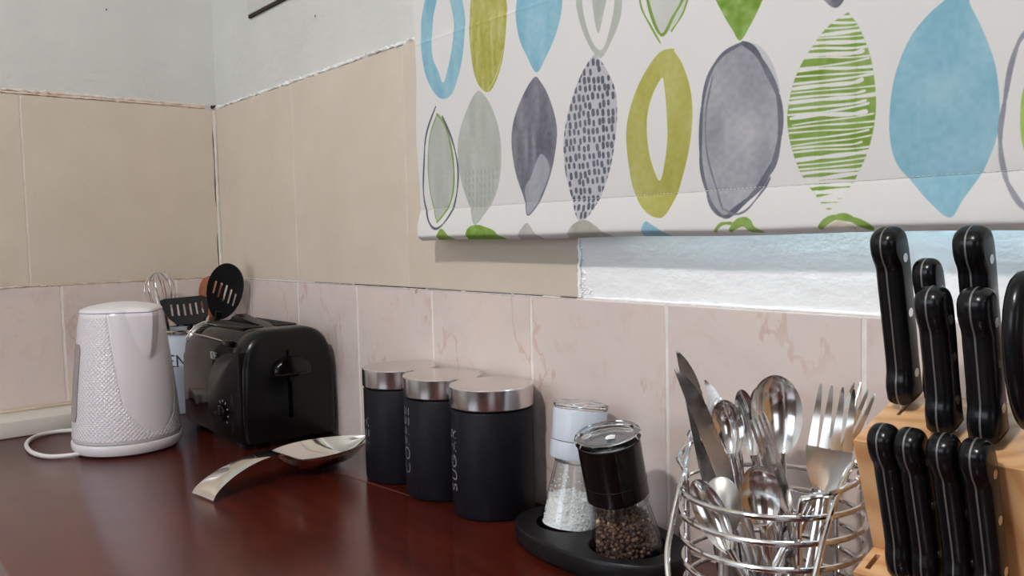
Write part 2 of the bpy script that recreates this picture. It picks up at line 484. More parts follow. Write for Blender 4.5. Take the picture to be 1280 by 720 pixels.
struct('floor', box((-.2, YN, ZF - .1), (XR, .2, ZF)), M_FLOOR)
# window behind the blind
wf = bmesh.new()
for a, b in (((OX0, .10, OZ0), (OX0 + .05, .15, OZ1)), ((OX1 - .05, .10, OZ0), (OX1, .15, OZ1)), ((OX0, .10, OZ0), (OX1, .15, OZ0 + .05)), ((OX0, .10, OZ1 - .05), (OX1, .15, OZ1)), ((1.70, .10, OZ0), (1.74, .15, OZ1))):
    box_into(wf, a, b, .004)
win1 = struct('window_1', wf, M_CAB)
obj('pane', box((OX0 + .05, .122, OZ0 + .05), (1.70, .126, OZ1 - .05)), M_GLASS, win1)
obj('pane', box((1.74, .122, OZ0 + .05), (OX1 - .05, .126, OZ1 - .05)), M_GLASS, win1)
wf = bmesh.new()
for a, b in (((.2, YN - .06, .1), (.25, YN, 1.2)), ((1.35, YN - .06, .1), (1.4, YN, 1.2)), ((.2, YN - .06, .1), (1.4, YN, .15)), ((.2, YN - .06, 1.15), (1.4, YN, 1.2)), ((.78, YN - .05, .1), (.82, YN + .06, 1.2))):
    box_into(wf, a, b, .004)
struct('window_2', wf, M_CAB)
# unseen dark dresser, added so the steel reflects something dark
dr = thing('dresser', 'dark brown dresser added unseen behind the viewer for dark reflections', 'dresser', (2.3, YN + .22, ZF))
obj('carcass', box((-.7, -.2, .08), (.7, .2, 2.0), .01), simple('dark_dresser_wood', rgb(70, 44, 32), .4), dr)
for k in (-1, 1):
    d_ = obj('door', box((k * .35 - .33, .201, .12), (k * .35 + .33, .222, 1.95), .006), simple('dresser_door_wood', rgb(84, 54, 38), .35), dr)
    obj('knob', tube([(k * .06, .222, 1.0), (k * .06, .245, 1.0)], .012, 12), M_STEEL, d_)
# window reveal on the right wall that the side daylight belongs to
wf = bmesh.new()
for a, b in (((XR - .03, -2.42, .08), (XR, -2.38, 1.12)), ((XR - .03, -1.42, .08), (XR, -1.38, 1.12)), ((XR - .03, -2.42, .08), (XR, -1.38, .12)), ((XR - .03, -2.42, 1.08), (XR, -1.38, 1.12))):
    box_into(wf, a, b, .004)
struct('window_3', wf, M_CAB)

# grout beds behind the tiles
obj('grout', box((-.001, .0010, -.02), (XR, PL + .003, HP + .001)), M_GROUT, wall_back)
obj('grout', box((-PL - .003, YN + .01, -.02), (-.0010, .0005, HP + .001)), M_GROUT, wall_left)
obj('grout', box((-.001, .0006, HP + .001), (BX[3] - .001, PL + .003, HB - .001)), M_CAULK, wall_back)
obj('grout', box((-PL - .003, YN + .01, HP + .001), (-.0006, .0005, HB - .001)), M_CAULK, wall_left)
GP, GB = .0021, .0012
def tile_obj(x0, x1, z0, z1, mat, wall, left=False, th=.004, tilt=0.0):
    cx, cz = (x0 + x1) / 2, (z0 + z1) / 2; hx, hz = (x1 - x0) / 2, (z1 - z0) / 2
    if left: bm = box((-th, -hx, -hz), (0, hx, hz), .0009, 2)
    else: bm = box((-hx, 0, -hz), (hx, th, hz), .0009, 2)
    o = obj('tile', bm, mat, wall, angle=15)
    o.location = (0, cx, cz) if left else (cx, 0, cz)
    if left: o.rotation_euler = (0, tilt, 0)
    else: o.rotation_euler = (tilt, 0, 0)
    return o
# pink course, back wall: tiles whose lower part goes behind the worktop edge
xs = [0.0015, AX - TW] + [AX + TW * k for k in range(0, 14)]
for i in range(len(xs) - 1):
    if xs[i + 1] > XR: break
    tile_obj(xs[i] + (GP if i else .0006), xs[i + 1] - GP, 0.0004, HP - .0008, M_PINK, wall_back, tilt=random.uniform(-.002, .002))
ys = [-.0015, -.0919, -.2919, -.4919, -.6919, -.8919, -1.0919]
for i in range(len(ys) - 1):
    tile_obj(ys[i + 1] + GP, ys[i] - (GP if i else .0006), 0.0004, HP - .0008, M_PINK, wall_left, left=True, tilt=random.uniform(-.002, .002))
# beige course
for i in range(3):
    x0 = BX[i] + (GB if i else .0035); x1 = BX[i + 1] - (GB if i < 2 else 0)
    tile_obj(x0, x1, HP + .0022 if i < 1 else HP + .0016, HB - .0005, M_BEIGE, wall_back, th=.0045)
yb = [-.0035, -.3393, -.6790, -1.019, -1.359]
for i in range(4):
    tile_obj(yb[i + 1] + GB, yb[i] - (GB if i else 0), HP + .0028, HB - .0005, M_BEIGE, wall_left, left=True, th=.0045)

def rough_bead(pts, r, mat, parent, name, amp=.5, step=.004, seed=0, flat=1.0):
    P = []
    for a, b in zip(pts[:-1], pts[1:]):
        a, b = Vector(a), Vector(b); n = max(2, int((b - a).length / step))
        P += [a.lerp(b, k / n) for k in range(n)]
    P.append(Vector(pts[-1]))
    bm = tube(P, lambda t: r * (.55 + .9 * abs(mnoise.noise(Vector((t * len(P) * .23, seed, 0))))), 7)
    for v in bm.verts:
        nn = mnoise.noise_vector(v.co * 190 + Vector((seed * 7, 0, 0)))
        v.co += nn * r * amp
    o = obj(name, bm, mat, parent, angle=60); o['kind'] = 'stuff'
    return o
# broken paint and mortar along the top of the beige course
rough_bead([(.004, .0015, HB + .0018), (.77, .0015, HB + .0024)], .0040, M_WHITE_EDGE, wall_back, 'plaster_edge', .8, seed=1)
rough_bead([(-.0015, -.95, HB + .0025), (-.0015, -.02, HB + .0022)], .0030, M_RUST, wall_left, 'plaster_edge', .5, seed=2)
rough_bead([(-.0020, -.95, HB + .0085), (-.0026, -.02, HB + .0062)], .0036, M_BLUSH, wall_left, 'plaster_edge', .45, seed=3)
# the caulked corner and its crack
bm = tube([(.0018, -.0022, z) for z in np.linspace(HP + .002, HB - .004, 60)], .0036, 8)
for v in bm.verts: v.co += mnoise.noise_vector(v.co * 60) * .0007
o = obj('caulk', bm, M_CAULK, wall_back, angle=60)
bm = tube([(-.0000 + .0012 * math.sin(z * 31), -.0062 + .0006 * math.sin(z * 57), z) for z in np.linspace(HP + .004, HB - .01, 80)], .0009, 6)
obj('crack', bm, M_DARK, wall_back, angle=60)
for k, (dx, dz, rr) in enumerate(((-.006, .004, .003), (.010, .003, .0024), (.002, -.004, .0026), (.004, .006, .0018), (-.001, .006, .0022))):
    b_ = bmesh.new(); bmesh.ops.create_icosphere(b_, subdivisions=2, radius=rr)
    for v in b_.verts: v.co += mnoise.noise_vector(v.co * 400 + Vector((k, 0, 0))) * rr * .6
    bx_, by_ = (max(dx, .0005), -.0004) if dx >= 0 else (.0004, dx)
    o = obj('paint_chip', b_, M_DARK if k != 2 else M_RUST, wall_back, angle=60); o.location = (bx_, by_, HB + dz)
    o.scale = (1, .35, 1) if dx >= 0 else (.35, 1, 1)
# seam between pink and beige
rough_bead([(-.0004, -1.0, HP + .0008), (-.0004, -.004, HP + .0008)], .0021, M_SAND, wall_left, 'mortar', .9, seed=4)
rough_bead([(.002, -.0002, HP + .0004), (1.005, .0004, HP - .0002)], .0012, M_GROUT, wall_back, 'mortar', .5, seed=5)
bm = bmesh.new()
for x0, x1 in ((.40, .52), (.53, .72), (.725, .80), (.81, .90), (.905, .955), (.985, 1.010)):
    box_into(bm, (x0, -.0006, HP + .0006), (x1, .0006, HP + .0012 + random.uniform(0, .0006)))
obj('open_joint', bm, M_DARK, wall_back)
bm = tube([(.702, -.001, HP + .001), (.700, -.003, HP - .002), (.698, -.0015, HP - .006)], .0009, 6); obj('twig_of_mortar', bm, M_RUST, wall_back)
# white plaster beside the beige tile and along the top of the pink tiles
rough_bead([(BX[3] + .0015, .0012, HP + .002), (BX[3] + .0015, .0012, .335)], .0024, M_PLASTER2, wall_back, 'plaster_edge', 1.1, seed=6)
bm = bmesh.new(); random.seed(3)
for k in range(90):
    px_ = BX[3] + abs(random.gauss(0, .008)) + .001; pz_ = HP + .002 + abs(random.gauss(0, .016 if px_ < BX[3] + .008 else .006))
    r_ = random.uniform(.0008, .0022); mm = Matrix.Translation((px_, PL - .0004, pz_)) @ Matrix.Diagonal((1, .6, 1, 1))
    bmesh.ops.create_icosphere(bm, subdivisions=1, radius=r_, matrix=mm)
o = obj('plaster_crumbs', bm, M_PLASTER2, wall_back, angle=80); o['kind'] = 'stuff'
rough_bead([(BX[3] + .006, .0030, HP + .0010), (XR - .1, .0030, HP + .0010)], .0026, M_PLASTER2, wall_back, 'plaster_edge', .35, seed=8)
# plaster nicks on the upper wall
for u, v in ((133, 12), (394, 20)):
    q = at(u, v, x=-PL + .0003) if u < 270 else at(u, v, y=PL - .0003)
    b_ = bmesh.new(); bmesh.ops.create_icosphere(b_, subdivisions=2, radius=.0022)
    o = obj('paint_chip', b_, M_DARK, wall_left if u < 270 else wall_back); o.location = q; o.scale = (.3, .5, 1.0) if u < 270 else (.5, .3, 1.0)

# batten along the left wall
tr = bmesh.new(); box_into(tr, (.0004, -1.2, .0002), (.100, -.205, .0275), .002, 2)
for v in tr.verts: v.co.z += mnoise.noise(v.co * 9) * .0004
struct('trim_1', tr, M_TRIM)
obj('filler', box((.0004, -1.2, .0277), (.016, -.205, .0315), .0012), M_SAND, bpy.data.objects['trim_1'])

# wall plate high on the back wall
pt = thing('cover_plate', 'white painted cover plate high on the wall, its cast shadow built as a dark strip below', 'cover plate', (.18, PL, .716))
obj('plate', box((0, -.006, 0), (.45, 0, .24), .002), M_PLASTER, pt)
obj('gap', box((.001, -.0045, -.0050), (.44, -.0005, 0.0)), M_DARK, pt)  # shadow cast by the plate's bottom edge, built as a dark strip

# worktop
ct = bmesh.new(); box_into(ct, (.0005, -.507, -.035), (XR - .02, -.0005, 0), .003, 3)
worktop = obj('worktop', ct, M_COUNTER, angle=15); tag(worktop, 'glossy reddish-brown mahogany worktop under all the kitchen things', 'worktop')
bm = tube([(.650, -.1118, .0000), (.74, -.1030, .0001), (.835, -.0945, .0000)], .00022, 5)
obj('scratch', bm, simple('pale_scratch', rgb(122, 74, 60), .5), worktop)
cb = thing('base_cabinet', 'white base cabinet below the red-brown worktop', 'cabinet', (0, 0, ZF))
obj('body', box((.01, -.46, .10), (XR - .02, -.01, -.0355 - ZF)), M_CAB, cb)
for k in range(5):
    d = obj('door', box((.02 + k * .62, -.478, .12), (.62 + k * .62, -.462, .84), .003), M_CAB, cb)
    obj('handle', box((.54 + k * .62, -.50, .70), (.555 + k * .62, -.479, .80), .004), M_STEEL, d)
obj('plinth', box((.01, -.42, 0), (XR - .02, -.02, .10)), M_CAB, cb)

# ceiling lamp fixture (above its light)
cl = thing('ceiling_light', 'round white ceiling light', 'lamp', (LAMP.x, LAMP.y, ZC))
obj('rose', lathe([(0, -.02), (.06, -.02), (.065, 0), (0, 0)], 32), M_WHITE_PL, cl)
obj('flex', tube([(0, 0, -.02), (0, 0, -.12)], .004, 8), M_WHITE_PL, cl)
obj('shade', lathe([(.03, -.12), (.10, -.14), (.17, -.18), (.172, -.183), (.10, -.143), (.03, -.123), (.03, -.12)], 40), M_WHITE_PL, cl)

# ------------------------------------------------------------------ roman blind with leaf print
BY = -0.034
TX0, TX1, TZ0, TZ1 = 0.74, 1.66, 0.296, 0.796
PXM = 2400
TWp, THp = int((TX1 - TX0) * PXM), int((TZ1 - TZ0) * PXM)
img = np.empty((THp, TWp, 3), np.float32); img[:] = np.array([216, 215, 213]) / 255.0
def soft(shape, cell, seed):
    r = np.random.RandomState(seed); h, w_ = shape; gh, gw = max(2, int(h / cell[1]) + 2), max(2, int(w_ / cell[0]) + 2)
    g = r.rand(gh, gw).astype(np.float32)
    yy = np.linspace(0, gh - 1.001, h); xx = np.linspace(0, gw - 1.001, w_)
    y0 = yy.astype(int); x0 = xx.astype(int); fy = (yy - y0)[:, None]; fx = (xx - x0)[None]
    fy = fy * fy * (3 - 2 * fy); fx = fx * fx * (3 - 2 * fx)
    return (g[y0][:, x0] * (1 - fy) * (1 - fx) + g[y0 + 1][:, x0] * fy * (1 - fx) + g[y0][:, x0 + 1] * (1 - fy) * fx + g[y0 + 1][:, x0 + 1] * fy * fx)
def tx(u, v):
    q = at(u, v, y=BY - .004); return ((q.x - TX0) * PXM, (q.z - TZ0) * PXM)
def outline(pts, closed=True, n=6):
    q = [Vector((a, b, 0)) for a, b in (tx(*p_) for p_ in pts)]
    return np.array([(v.x, v.y) for v in spline(q, n, closed)])
def bbox(P, pad):
    x0 = max(0, int(P[:, 0].min() - pad)); x1 = min(TWp, int(P[:, 0].max() + pad) + 1)
    y0 = max(0, int(P[:, 1].min() - pad)); y1 = min(THp, int(P[:, 1].max() + pad) + 1)
    return x0, x1, y0, y1
def poly_mask(P, bb):
    x0, x1, y0, y1 = bb; acc = np.zeros((y1 - y0, x1 - x0), np.float32)
    xs_ = np.arange(x0, x1)
    for sy in (.25, .75):
        for iy in range(y0, y1):
            yy = iy + sy
            a = P; b = np.roll(P, -1, 0)
            c = (a[:, 1] > yy) != (b[:, 1] > yy)
            if not c.any(): continue
            xc = np.sort(a[c, 0] + (yy - a[c, 1]) * (b[c, 0] - a[c, 0]) / (b[c, 1] - a[c, 1]))
            row = acc[iy - y0]
            for k in range(0, len(xc) - 1, 2):
                row += 0.5 * np.clip(np.minimum(xs_ + 1, xc[k + 1]) - np.maximum(xs_, xc[k]), 0, 1)
    return np.clip(acc, 0, 1)
def line_mask(P, wd, bb, taper=False):
    x0, x1, y0, y1 = bb; out = np.zeros((y1 - y0, x1 - x0), np.float32); n = len(P)
    for i in range(n - 1):
        a, b = P[i], P[i + 1]; r = wd * (0.75 + .5 * abs(math.sin(i * .37))) if not taper else wd * (1 - i / n)
        u0 = max(x0, int(min(a[0], b[0]) - r - 2)); u1 = min(x1, int(max(a[0], b[0]) + r + 3))
        v0 = max(y0, int(min(a[1], b[1]) - r - 2)); v1 = min(y1, int(max(a[1], b[1]) + r + 3))
        if u1 <= u0 or v1 <= v0: continue
        X, Y = np.meshgrid(np.arange(u0, u1) + .5, np.arange(v0, v1) + .5)
        d = b - a; L2 = max(1e-6, d @ d); t = np.clip(((X - a[0]) * d[0] + (Y - a[1]) * d[1]) / L2, 0, 1)
        dist = np.hypot(X - a[0] - t * d[0], Y - a[1] - t * d[1])
        s = out[v0 - y0:v1 - y0, u0 - x0:u1 - x0]; np.maximum(s, np.clip(r - dist + .5, 0, 1), out=s)
    return out
SEED = [11]
def lay(mask, bb, col, var=.10, alpha=1.0, cell=(26, 120)):
    if mask.size == 0: return
    x0, x1, y0, y1 = bb; SEED[0] += 1
    nz = soft(mask.shape, cell, SEED[0]) * .7 + soft(mask.shape, (9, 9), SEED[0] + 500) * .3
    nz = (nz - .5) * 2 * var
    c = (np.array(col) / 255.0)[None, None] + nz[..., None] * (1 - np.array(col) / 255.0)[None, None] * 1.2
    m = (mask * alpha)[..., None]
    img[y0:y1, x0:x1] = img[y0:y1, x0:x1] * (1 - m) + np.clip(c, 0, 1) * m
def fill(pts, col, holes=(), **kw):
    P = outline(pts); bb = bbox(P, 2); m = poly_mask(P, bb)
    for h in holes: m = m * (1 - poly_mask(outline(h), bb))
    lay(m, bb, col, **kw); return P, bb, m
def stroke(pts, col, wd, closed=False, taper=False, **kw):
    P = outline(pts, closed)
    if closed: P = np.vstack([P, P[:1]])
    bb = bbox(P, wd + 3); lay(line_mask(P, wd, bb, taper), bb, col, **kw)
BLUE, OLIVE, GREEN = (138, 181, 197), (172, 170, 98), (126, 155, 78)
GREYD, GREYM, SAGE, CHAR = (116, 116, 125), (158, 159, 165), (176, 180, 172), (96, 97, 108)
PAPER = (218, 217, 215)
# bottom row
fill([(543,142),(534,165),(531,190),(532,225),(537,255),(546,276),(556,262),(562,235),(563,205),(558,175),(550,152)], SAGE)
stroke([(543,143),(534,168),(531,200),(533,235),(540,265),(546,277)], GREEN, 1.6)
stroke([(542,142),(552,155),(560,185),(563,215),(561,245),(552,268),(546,278)], GREEN, 3.2)
stroke([(541,133),(529,168),(526,205),(526,245),(533,272),(545,286),(557,275),(566,245),(568,210),(561,175),(549,145)], CHAR, 3.2)
P, bb, m = fill([(592,114),(581,133),(570,165),(568,195),(573,230),(585,262),(595,281),(607,262),(618,235),(622,200),(620,165),(611,135),(600,117)], SAGE, var=.12)
for j in range(6):
    for i in range(9):
        u = 577 + i * 5; v = 214 + j * 9 - i * .7
        if (u - 596) / (26 - j * 3.2) < 1 and (u - 594) / (26 - j * 3.2) > -1: stroke([(u, v), (u + .5, v + 5)], (158, 162, 154), 2.4, alpha=.8)
P, bb, m = fill([(664,96),(650,118),(638,150),(635,180),(640,215),(650,245),(659,270),(672,250),(685,215),(692,175),(691,150),(682,120),(672,102)], GREYD, var=.16, cell=(16, 90))
fill([(672,192),(665,205),(659,222),(652,235),(654,252),(659,268),(669,252),(680,225),(683,212),(680,200)], (166, 168, 176), alpha=.8)
LEAF4 = [(738,69),(722,95),(708,135),(701,175),(703,215),(712,250),(724,275),(735,272),(750,240),(762,200),(768,150),(765,110),(752,82),(744,72)]
P, bb, m = fill(LEAF4, (182, 182, 188), var=.05)
full = np.zeros((bb[3] - bb[2], bb[1] - bb[0]), np.float32); rr = random.Random(4)
for j in range(19):
    for i in range(12):
        u = 702 + i * 6.0 + rr.uniform(-1, 1) + (j % 2) * 1.5; v = 76 + j * 10.6 + rr.uniform(-1.5, 1.5) - (i - 6) * .7
        a = np.array(tx(u, v)); b = np.array(tx(u + .4, v + rr.uniform(2.5, 4.6)))
        if rr.random() < .95: full = np.maximum(full, line_mask(np.array([a, b]), rr.uniform(5.4, 7.2), bb))
lay(full * m, bb, (94, 96, 106), var=.08)
fill([(838,60),(820,66),(800,95),(786,130),(780,165),(783,205),(790,240),(805,262),(822,272),(834,268),(845,240),(858,190),(863,145),(860,110),(850,80),(840,64)], OLIVE, var=.14,
     holes=[[(824,97),(812,120),(806,150),(808,185),(814,210),(822,226),(828,205),(832,170),(830,130),(827,105)]])
fill([(928,53),(945,56),(958,70),(967,90),(972,115),(960,95),(945,72)], (184, 186, 192), alpha=.8)
P, bb, m = fill([(925,52),(900,68),(883,95),(874,135),(872,180),(874,215),(885,250),(903,270),(920,266),(945,240),(965,205),(974,165),(972,120),(955,85),(938,58)], GREYM, var=.2, cell=(40, 90))
stroke([(925,53),(900,68),(883,95),(875,135),(873,180),(875,215),(886,250),(903,269),(918,267),(942,238),(962,205)], (104, 105, 116), 3.6)
stroke([(925,53),(940,62),(956,88),(970,120),(973,160),(966,200),(955,222),(938,245),(916,266)], (104, 105, 116), 5.0)
stroke([(888,96),(880,140),(881,190),(893,235),(905,262)], (118, 119, 130), 1.8)
stroke([(960,222),(950,240),(935,262),(920,268),(908,262)], (112, 113, 124), 2.0)
LEAF7 = [(1055,16),(1030,35),(1008,65),(992,95),(983,130),(982,160),(990,195),(1003,225),(1020,245),(1037,262),(1050,250),(1068,220),(1083,185),(1091,145),(1091,110),(1085,70),(1072,35),(1060,18)]
P, bb, m = fill(LEAF7, GREEN, var=.16, cell=(60, 20))
full = np.zeros_like(m); rr = random.Random(9)
for j in range(38):
    v = 22 + j * 6.4 + rr.uniform(-1, 1); s = rr.uniform(-1.6, 2.2); u0 = 978 + rr.uniform(-4, 10); u1 = 1094 + rr.uniform(-22, 6)
    q = outline([(u0, v + 5 + s), (1020, v + 1 + rr.uniform(-1, 1) + s), (1060, v - 2 - s * .3), (u1, v - 6 - s)], False, 8)
    full = np.maximum(full, line_mask(q, rr.uniform(1.2, 3.6) * (1.35 if j > 30 else 1), bb))
lay(full * m, bb, PAPER, var=.02)
fill([(1184,-14),(1178,-2),(1158,16),(1135,45),(1118,85),(1110,125),(1109,170),(1118,205),(1140,230),(1165,255),(1190,272),(1204,250),(1225,215),(1240,180),(1246,150),(1245,110),(1238,70),(1222,30),(1209,4),(1206,-14)], BLUE, var=.16, cell=(120, 60))
stroke([(1330,10),(1280,38),(1262,75),(1252,130),(1247,165),(1250,205),(1262,235),(1290,262),(1340,240),(1372,180)], (142, 143, 152), 3.4)
fill([(1330,40),(1295,70),(1276,110),(1272,155),(1278,190),(1300,235),(1330,215),(1360,150),(1352,80)], (160, 186, 100), var=.15)
# upper row
fill([(550,-45),(533,-15),(525,15),(522,50),(527,88),(537,112),(548,123),(560,118),(569,95),(576,60),(577,20),(572,-20),(561,-42)], BLUE, var=.14,
     holes=[[(551,-22),(542,5),(536,38),(537,70),(544,88),(550,103),(556,85),(562,55),(563,25),(559,-2)]])
fill([(605,-55),(590,-20),(583,20),(585,65),(591,98),(602,114),(612,109),(623,80),(629,40),(629,0),(620,-35)], OLIVE, var=.2, cell=(12, 120))
stroke([(625,62),(617,92),(606,112)], (196, 198, 134), 1.6)
fill([(668,-70),(650,-35),(641,5),(645,45),(655,70),(667,90),(680,68),(692,40),(699,5),(694,-30),(680,-60)], BLUE, var=.16)
fill([(740,-70),(722,-35),(716,0),(726,42),(746,72),(762,48),(773,15),(772,-25),(760,-55)], SAGE, holes=[[(741,-50),(728,-20),(724,5),(732,40),(743,60),(752,57),(762,20),(764,-15),(755,-42)]])
fill([(744,-45),(736,-15),(738,15),(744,41),(750,18),(755,-15)], SAGE, var=.12)
fill([(826,-60),(808,-25),(808,5),(823,44),(846,22),(862,-15),(850,-45)], SAGE, alpha=.55)
stroke([(794,-20),(798,8),(810,32),(822,53)], GREEN, 2.0)
stroke([(830,-60),(806,-25),(808,8),(823,43),(838,20),(852,-10),(845,-45)], GREEN, 3.4)
stroke([(858,-10),(850,16),(836,38)], GREEN, 2.0)
fill([(930,-70),(905,-40),(890,-10),(899,14),(912,36),(922,50),(934,32),(946,8),(953,-15),(945,-50)], GREEN, var=.25, cell=(22, 22))
fill([(1042,-120),(1005,-70),(1005,-30),(1024,-4),(1042,9),(1056,-8),(1072,-50),(1065,-90)], GREYD, var=.16)
# tops of the next row, cut by the hem
fill([(545,310),(549,291),(553,286),(559,291),(566,300),(575,312)], GREEN)
fill([(578,310),(583,297),(587,285),(597,281),(612,285),(622,291),(634,312)], GREEN, var=.2)
fill([(645,310),(650,292),(659,279),(668,288),(682,310)], (176, 172, 168), var=.15)
fill([(708,310),(713,289),(720,279),(733,275),(745,281),(756,290),(775,310)], (168, 166, 156), var=.12)
fill([(800,310),(804,290),(809,277),(818,281),(830,289),(850,310)], BLUE)
stroke([(895,290),(905,281),(920,279),(940,284)], (170, 176, 130), 2.4); stroke([(897,289),(905,280),(916,279)], GREEN, 3.0)
fill([(914,290),(922,275),(933,271),(941,275),(946,283),(956,290),(940,290),(932,283)], GREEN, var=.15)
stroke([(1028,284),(1040,274),(1055,271),(1070,275),(1088,284)], GREEN, 5.5); stroke([(1040,284),(1054,279),(1068,284)], (200, 190, 170), 4)
# weave and a faint colour drift
yy = np.arange(THp)[:, None]; xx = np.arange(TWp)[None]
img *= (1 + .012 * np.sin(xx * 2.1) * np.sin(yy * 2.3))[..., None]
img *= (1 + .012 * (rng.rand(THp, TWp).astype(np.float32) - .5))[..., None]
leaf_img = bpy.data.images.new('leaf_print', TWp, THp)
buf = np.ones((THp, TWp, 4), np.float32); buf[..., :3] = np.clip(img, 0, 1)
leaf_img.pixels.foreach_set(buf.ravel()); leaf_img.update(); leaf_img.pack()
m_ = NT('printed_linen')
uvn = m_.n('ShaderNodeUVMap'); tn = m_.n('ShaderNodeTexImage'); tn.image = leaf_img; tn.interpolation = 'Cubic'
m_.l(uvn.outputs[0], tn.inputs['Vector'])
wv = m_.coord(scale=(1, 1, 1)); fz = m_.noise(wv, 900, 2)
m_.set(Base_Color=tn.outputs['Color'], Roughness=0.85, Specular_IOR_Level=0.15)
hn = m_.math('ADD', m_.math('MULTIPLY', m_.noise(wv, 1300, 2), .5), m_.math('MULTIPLY', m_.noise(m_.coord(scale=(3, 3, 1)), 12, 3), 2.0))
m_.bump(hn, .22, .0012)
M_LINEN = m_.m
M_LINEN_BACK = simple('blind_lining', rgb(222, 220, 216), 0.8)

BX0, BX1, BZ0, BZ1 = .763, 2.50, .3085, 1.45
def blind_front(z, x):
    """y of the front face of the fabric"""
    y = BY
    y -= .0012 * math.sin((x - .7) * 9) * math.sin(z * 12) + .0007 * mnoise.noise(Vector((x * 14, z * 14, 2)))
    if z < .3445:
        t = (.3445 - z) / (.3445 - BZ0); y -= .0078 * math.sin(min(t, 1) * 1.45)
        if t > .9: y += .005 * ((t - .9) / .1) ** 2
    y += .0003 * math.exp(-((z - .3445) / .0012) ** 2)
    y -= .0006 * math.exp(-((z - .552) / .0012) ** 2) - .0015 * math.exp(-((z - .562) / .012) ** 2)
    return y
zs = sorted(set([BZ0 + k * .0022 for k in range(17)] + [.3425, .3435, .3440, .3445, .3450, .3455, .3465] + list(np.linspace(.352, .54, 16)) + [.545, .548, .550, .551, .552, .553, .554, .556, .560, .568] + list(np.linspace(.58, BZ1, 20))))
nx = 130; xsb = [BX0 + (BX1 - BX0) * (k / nx) ** 1.25 for k in range(nx + 1)]
bm = bmesh.new(); uvl = bm.loops.layers.uv.new('uv')
rows = []
for z in zs:
    wob = .0015 * math.sin(z * 40) + (.004 * math.exp(-((z - .313) / .008) ** 2)) - (.0025 * math.exp(-((z - .45) / .07) ** 2))
    rows.append([(x + wob * (1 - i / nx), blind_front(z, x), z + (.0006 * math.sin(x * 24) if z < .32 else 0)) for i, x in enumerate(xsb)])
fv = grid_mesh(bm, rows)
# hem rolls under and back up, then the lining
tail = []
for (dy, dz) in ((.0035, -.0022), (.008, -.0012), (.0105, .003), (.0105, .02)):
    tail.append([bm.verts.new((v.co.x, v.co.y + dy, v.co.z + dz)) for v in fv[0]])
chain = [fv[0]] + tail
for a, b in zip(chain[:-1], chain[1:]):
    for j in range(nx): bm.faces.new((a[j], b[j], b[j + 1], a[j + 1]))
nfront = len(bm.faces)
lin_rows = [tail[-1]] + [[bm.verts.new((x, BY + .0035, z)) for x in xsb] for z in (.36, .55, .9, BZ1)]
back_faces = []
for a, b in zip(lin_rows[:-1], lin_rows[1:]):
    for j in range(nx): back_faces.append(bm.faces.new((a[j], b[j], b[j + 1], a[j + 1])))
# side returns
left = [r[0] for r in fv]; lb = [r[0] for r in lin_rows]
for k in range(len(left) - 1):
    z = left[k].co.z; a = left[k]; b = left[k + 1]
    aa = bm.verts.new((a.co.x + .0004, BY + .0035 if a.co.z > .33 else a.co.y + .008, a.co.z)); bb_ = bm.verts.new((b.co.x + .0004, BY + .0035 if b.co.z > .33 else b.co.y + .008, b.co.z))
    bm.faces.new((a, b, bb_, aa))
bmesh.ops.remove_doubles(bm, verts=bm.verts[:], dist=1e-6)
for f in bm.faces:
    for lp in f.loops: lp[uvl].uv = ((lp.vert.co.x - TX0) / (TX1 - TX0), (lp.vert.co.z - TZ0) / (TZ1 - TZ0))
blind = thing('roman_blind', 'white linen roman blind printed with blue, green and grey leaves over the window', 'blind', (0, 0, 0))
obj('fabric', bm, M_LINEN, blind, angle=70, recalc=False)
bm = bmesh.new(); k = 0; x = BX0 + .006
while x < 1.75:
    for z in (.3450,):
        y = blind_front(z, x) - .0002
        tube([(x, y + .0004, z), (x + .0008, y - .0003, z + .0001), (x + .0019, y - .0003, z + .0001), (x + .0027, y + .0004, z)], .00028, 4, bm)
    x += .0040
o = obj('stitching', bm, M_LINEN_BACK, blind); o['kind'] = 'stuff'
obj('head_rail', box((BX0 + .003, BY + .004, 1.42), (BX1, .002, 1.455), .002), M_CAB, blind)
obj('hem_bar', box((BX0 + .01, BY - .0015, .318), (BX1 - .01, BY + .0015, .336)), M_CAB, blind)

# ------------------------------------------------------------------ kettle
def mat_kettle():
    m = NT('dimpled_white_plastic')
    uv = m.n('ShaderNodeUVMap'); sp = m.n('ShaderNodeSeparateXYZ'); m.l(uv.outputs[0], sp.inputs[0])
    u, v = sp.outputs[0], sp.outputs[1]     # u: angle from the spout in turns (-.5..+.5), v: height 0..1
    a = m.math('MULTIPLY', u, 2 * PI * 34); b = m.math('MULTIPLY', v, 2 * PI * 15)
    h = m.math('MULTIPLY', m.math('SINE', m.math('ADD', a, b)), m.math('SINE', m.math('SUBTRACT', a, b)))
    att = m.n('ShaderNodeAttribute', attribute_name='smooth_zone')
    h = m.math('MULTIPLY', m.math('ABSOLUTE', h), att.outputs['Fac'])
    m.set(Base_Color=rgb(226, 221, 226), Roughness=0.2, Specular_IOR_Level=0.5)
    m.bump(h, .55, .0016)
    return m.m
M_KETTLE = mat_kettle()
KC = at(163, 571, z=0) + Vector((-.070, .017, 0)); KC.z = 0.0003
SPA = math.radians(17)
KS = .945
kettle = thing('kettle', 'white plastic electric kettle with dimpled sides beside the black toaster', 'kettle', KC)
NS = 320; KH0, KH1 = .0205, .2135
bm = bmesh.new(); uvl = bm.loops.layers.uv.new('uv'); sl = bm.verts.layers.float.new('smooth_zone'); rows = []; info = {}
heights = [0, .004, .012] + list(np.linspace(.03, 1, 56))
def angd(a): return (a + PI) % (2 * PI) - PI
def zone_w(t):   # half width of the smooth panel at height fraction t
    return .50 + .42 * t if t > .30 else max(0.0, .62 * math.sqrt(max(0, (t - .05) / .25)))
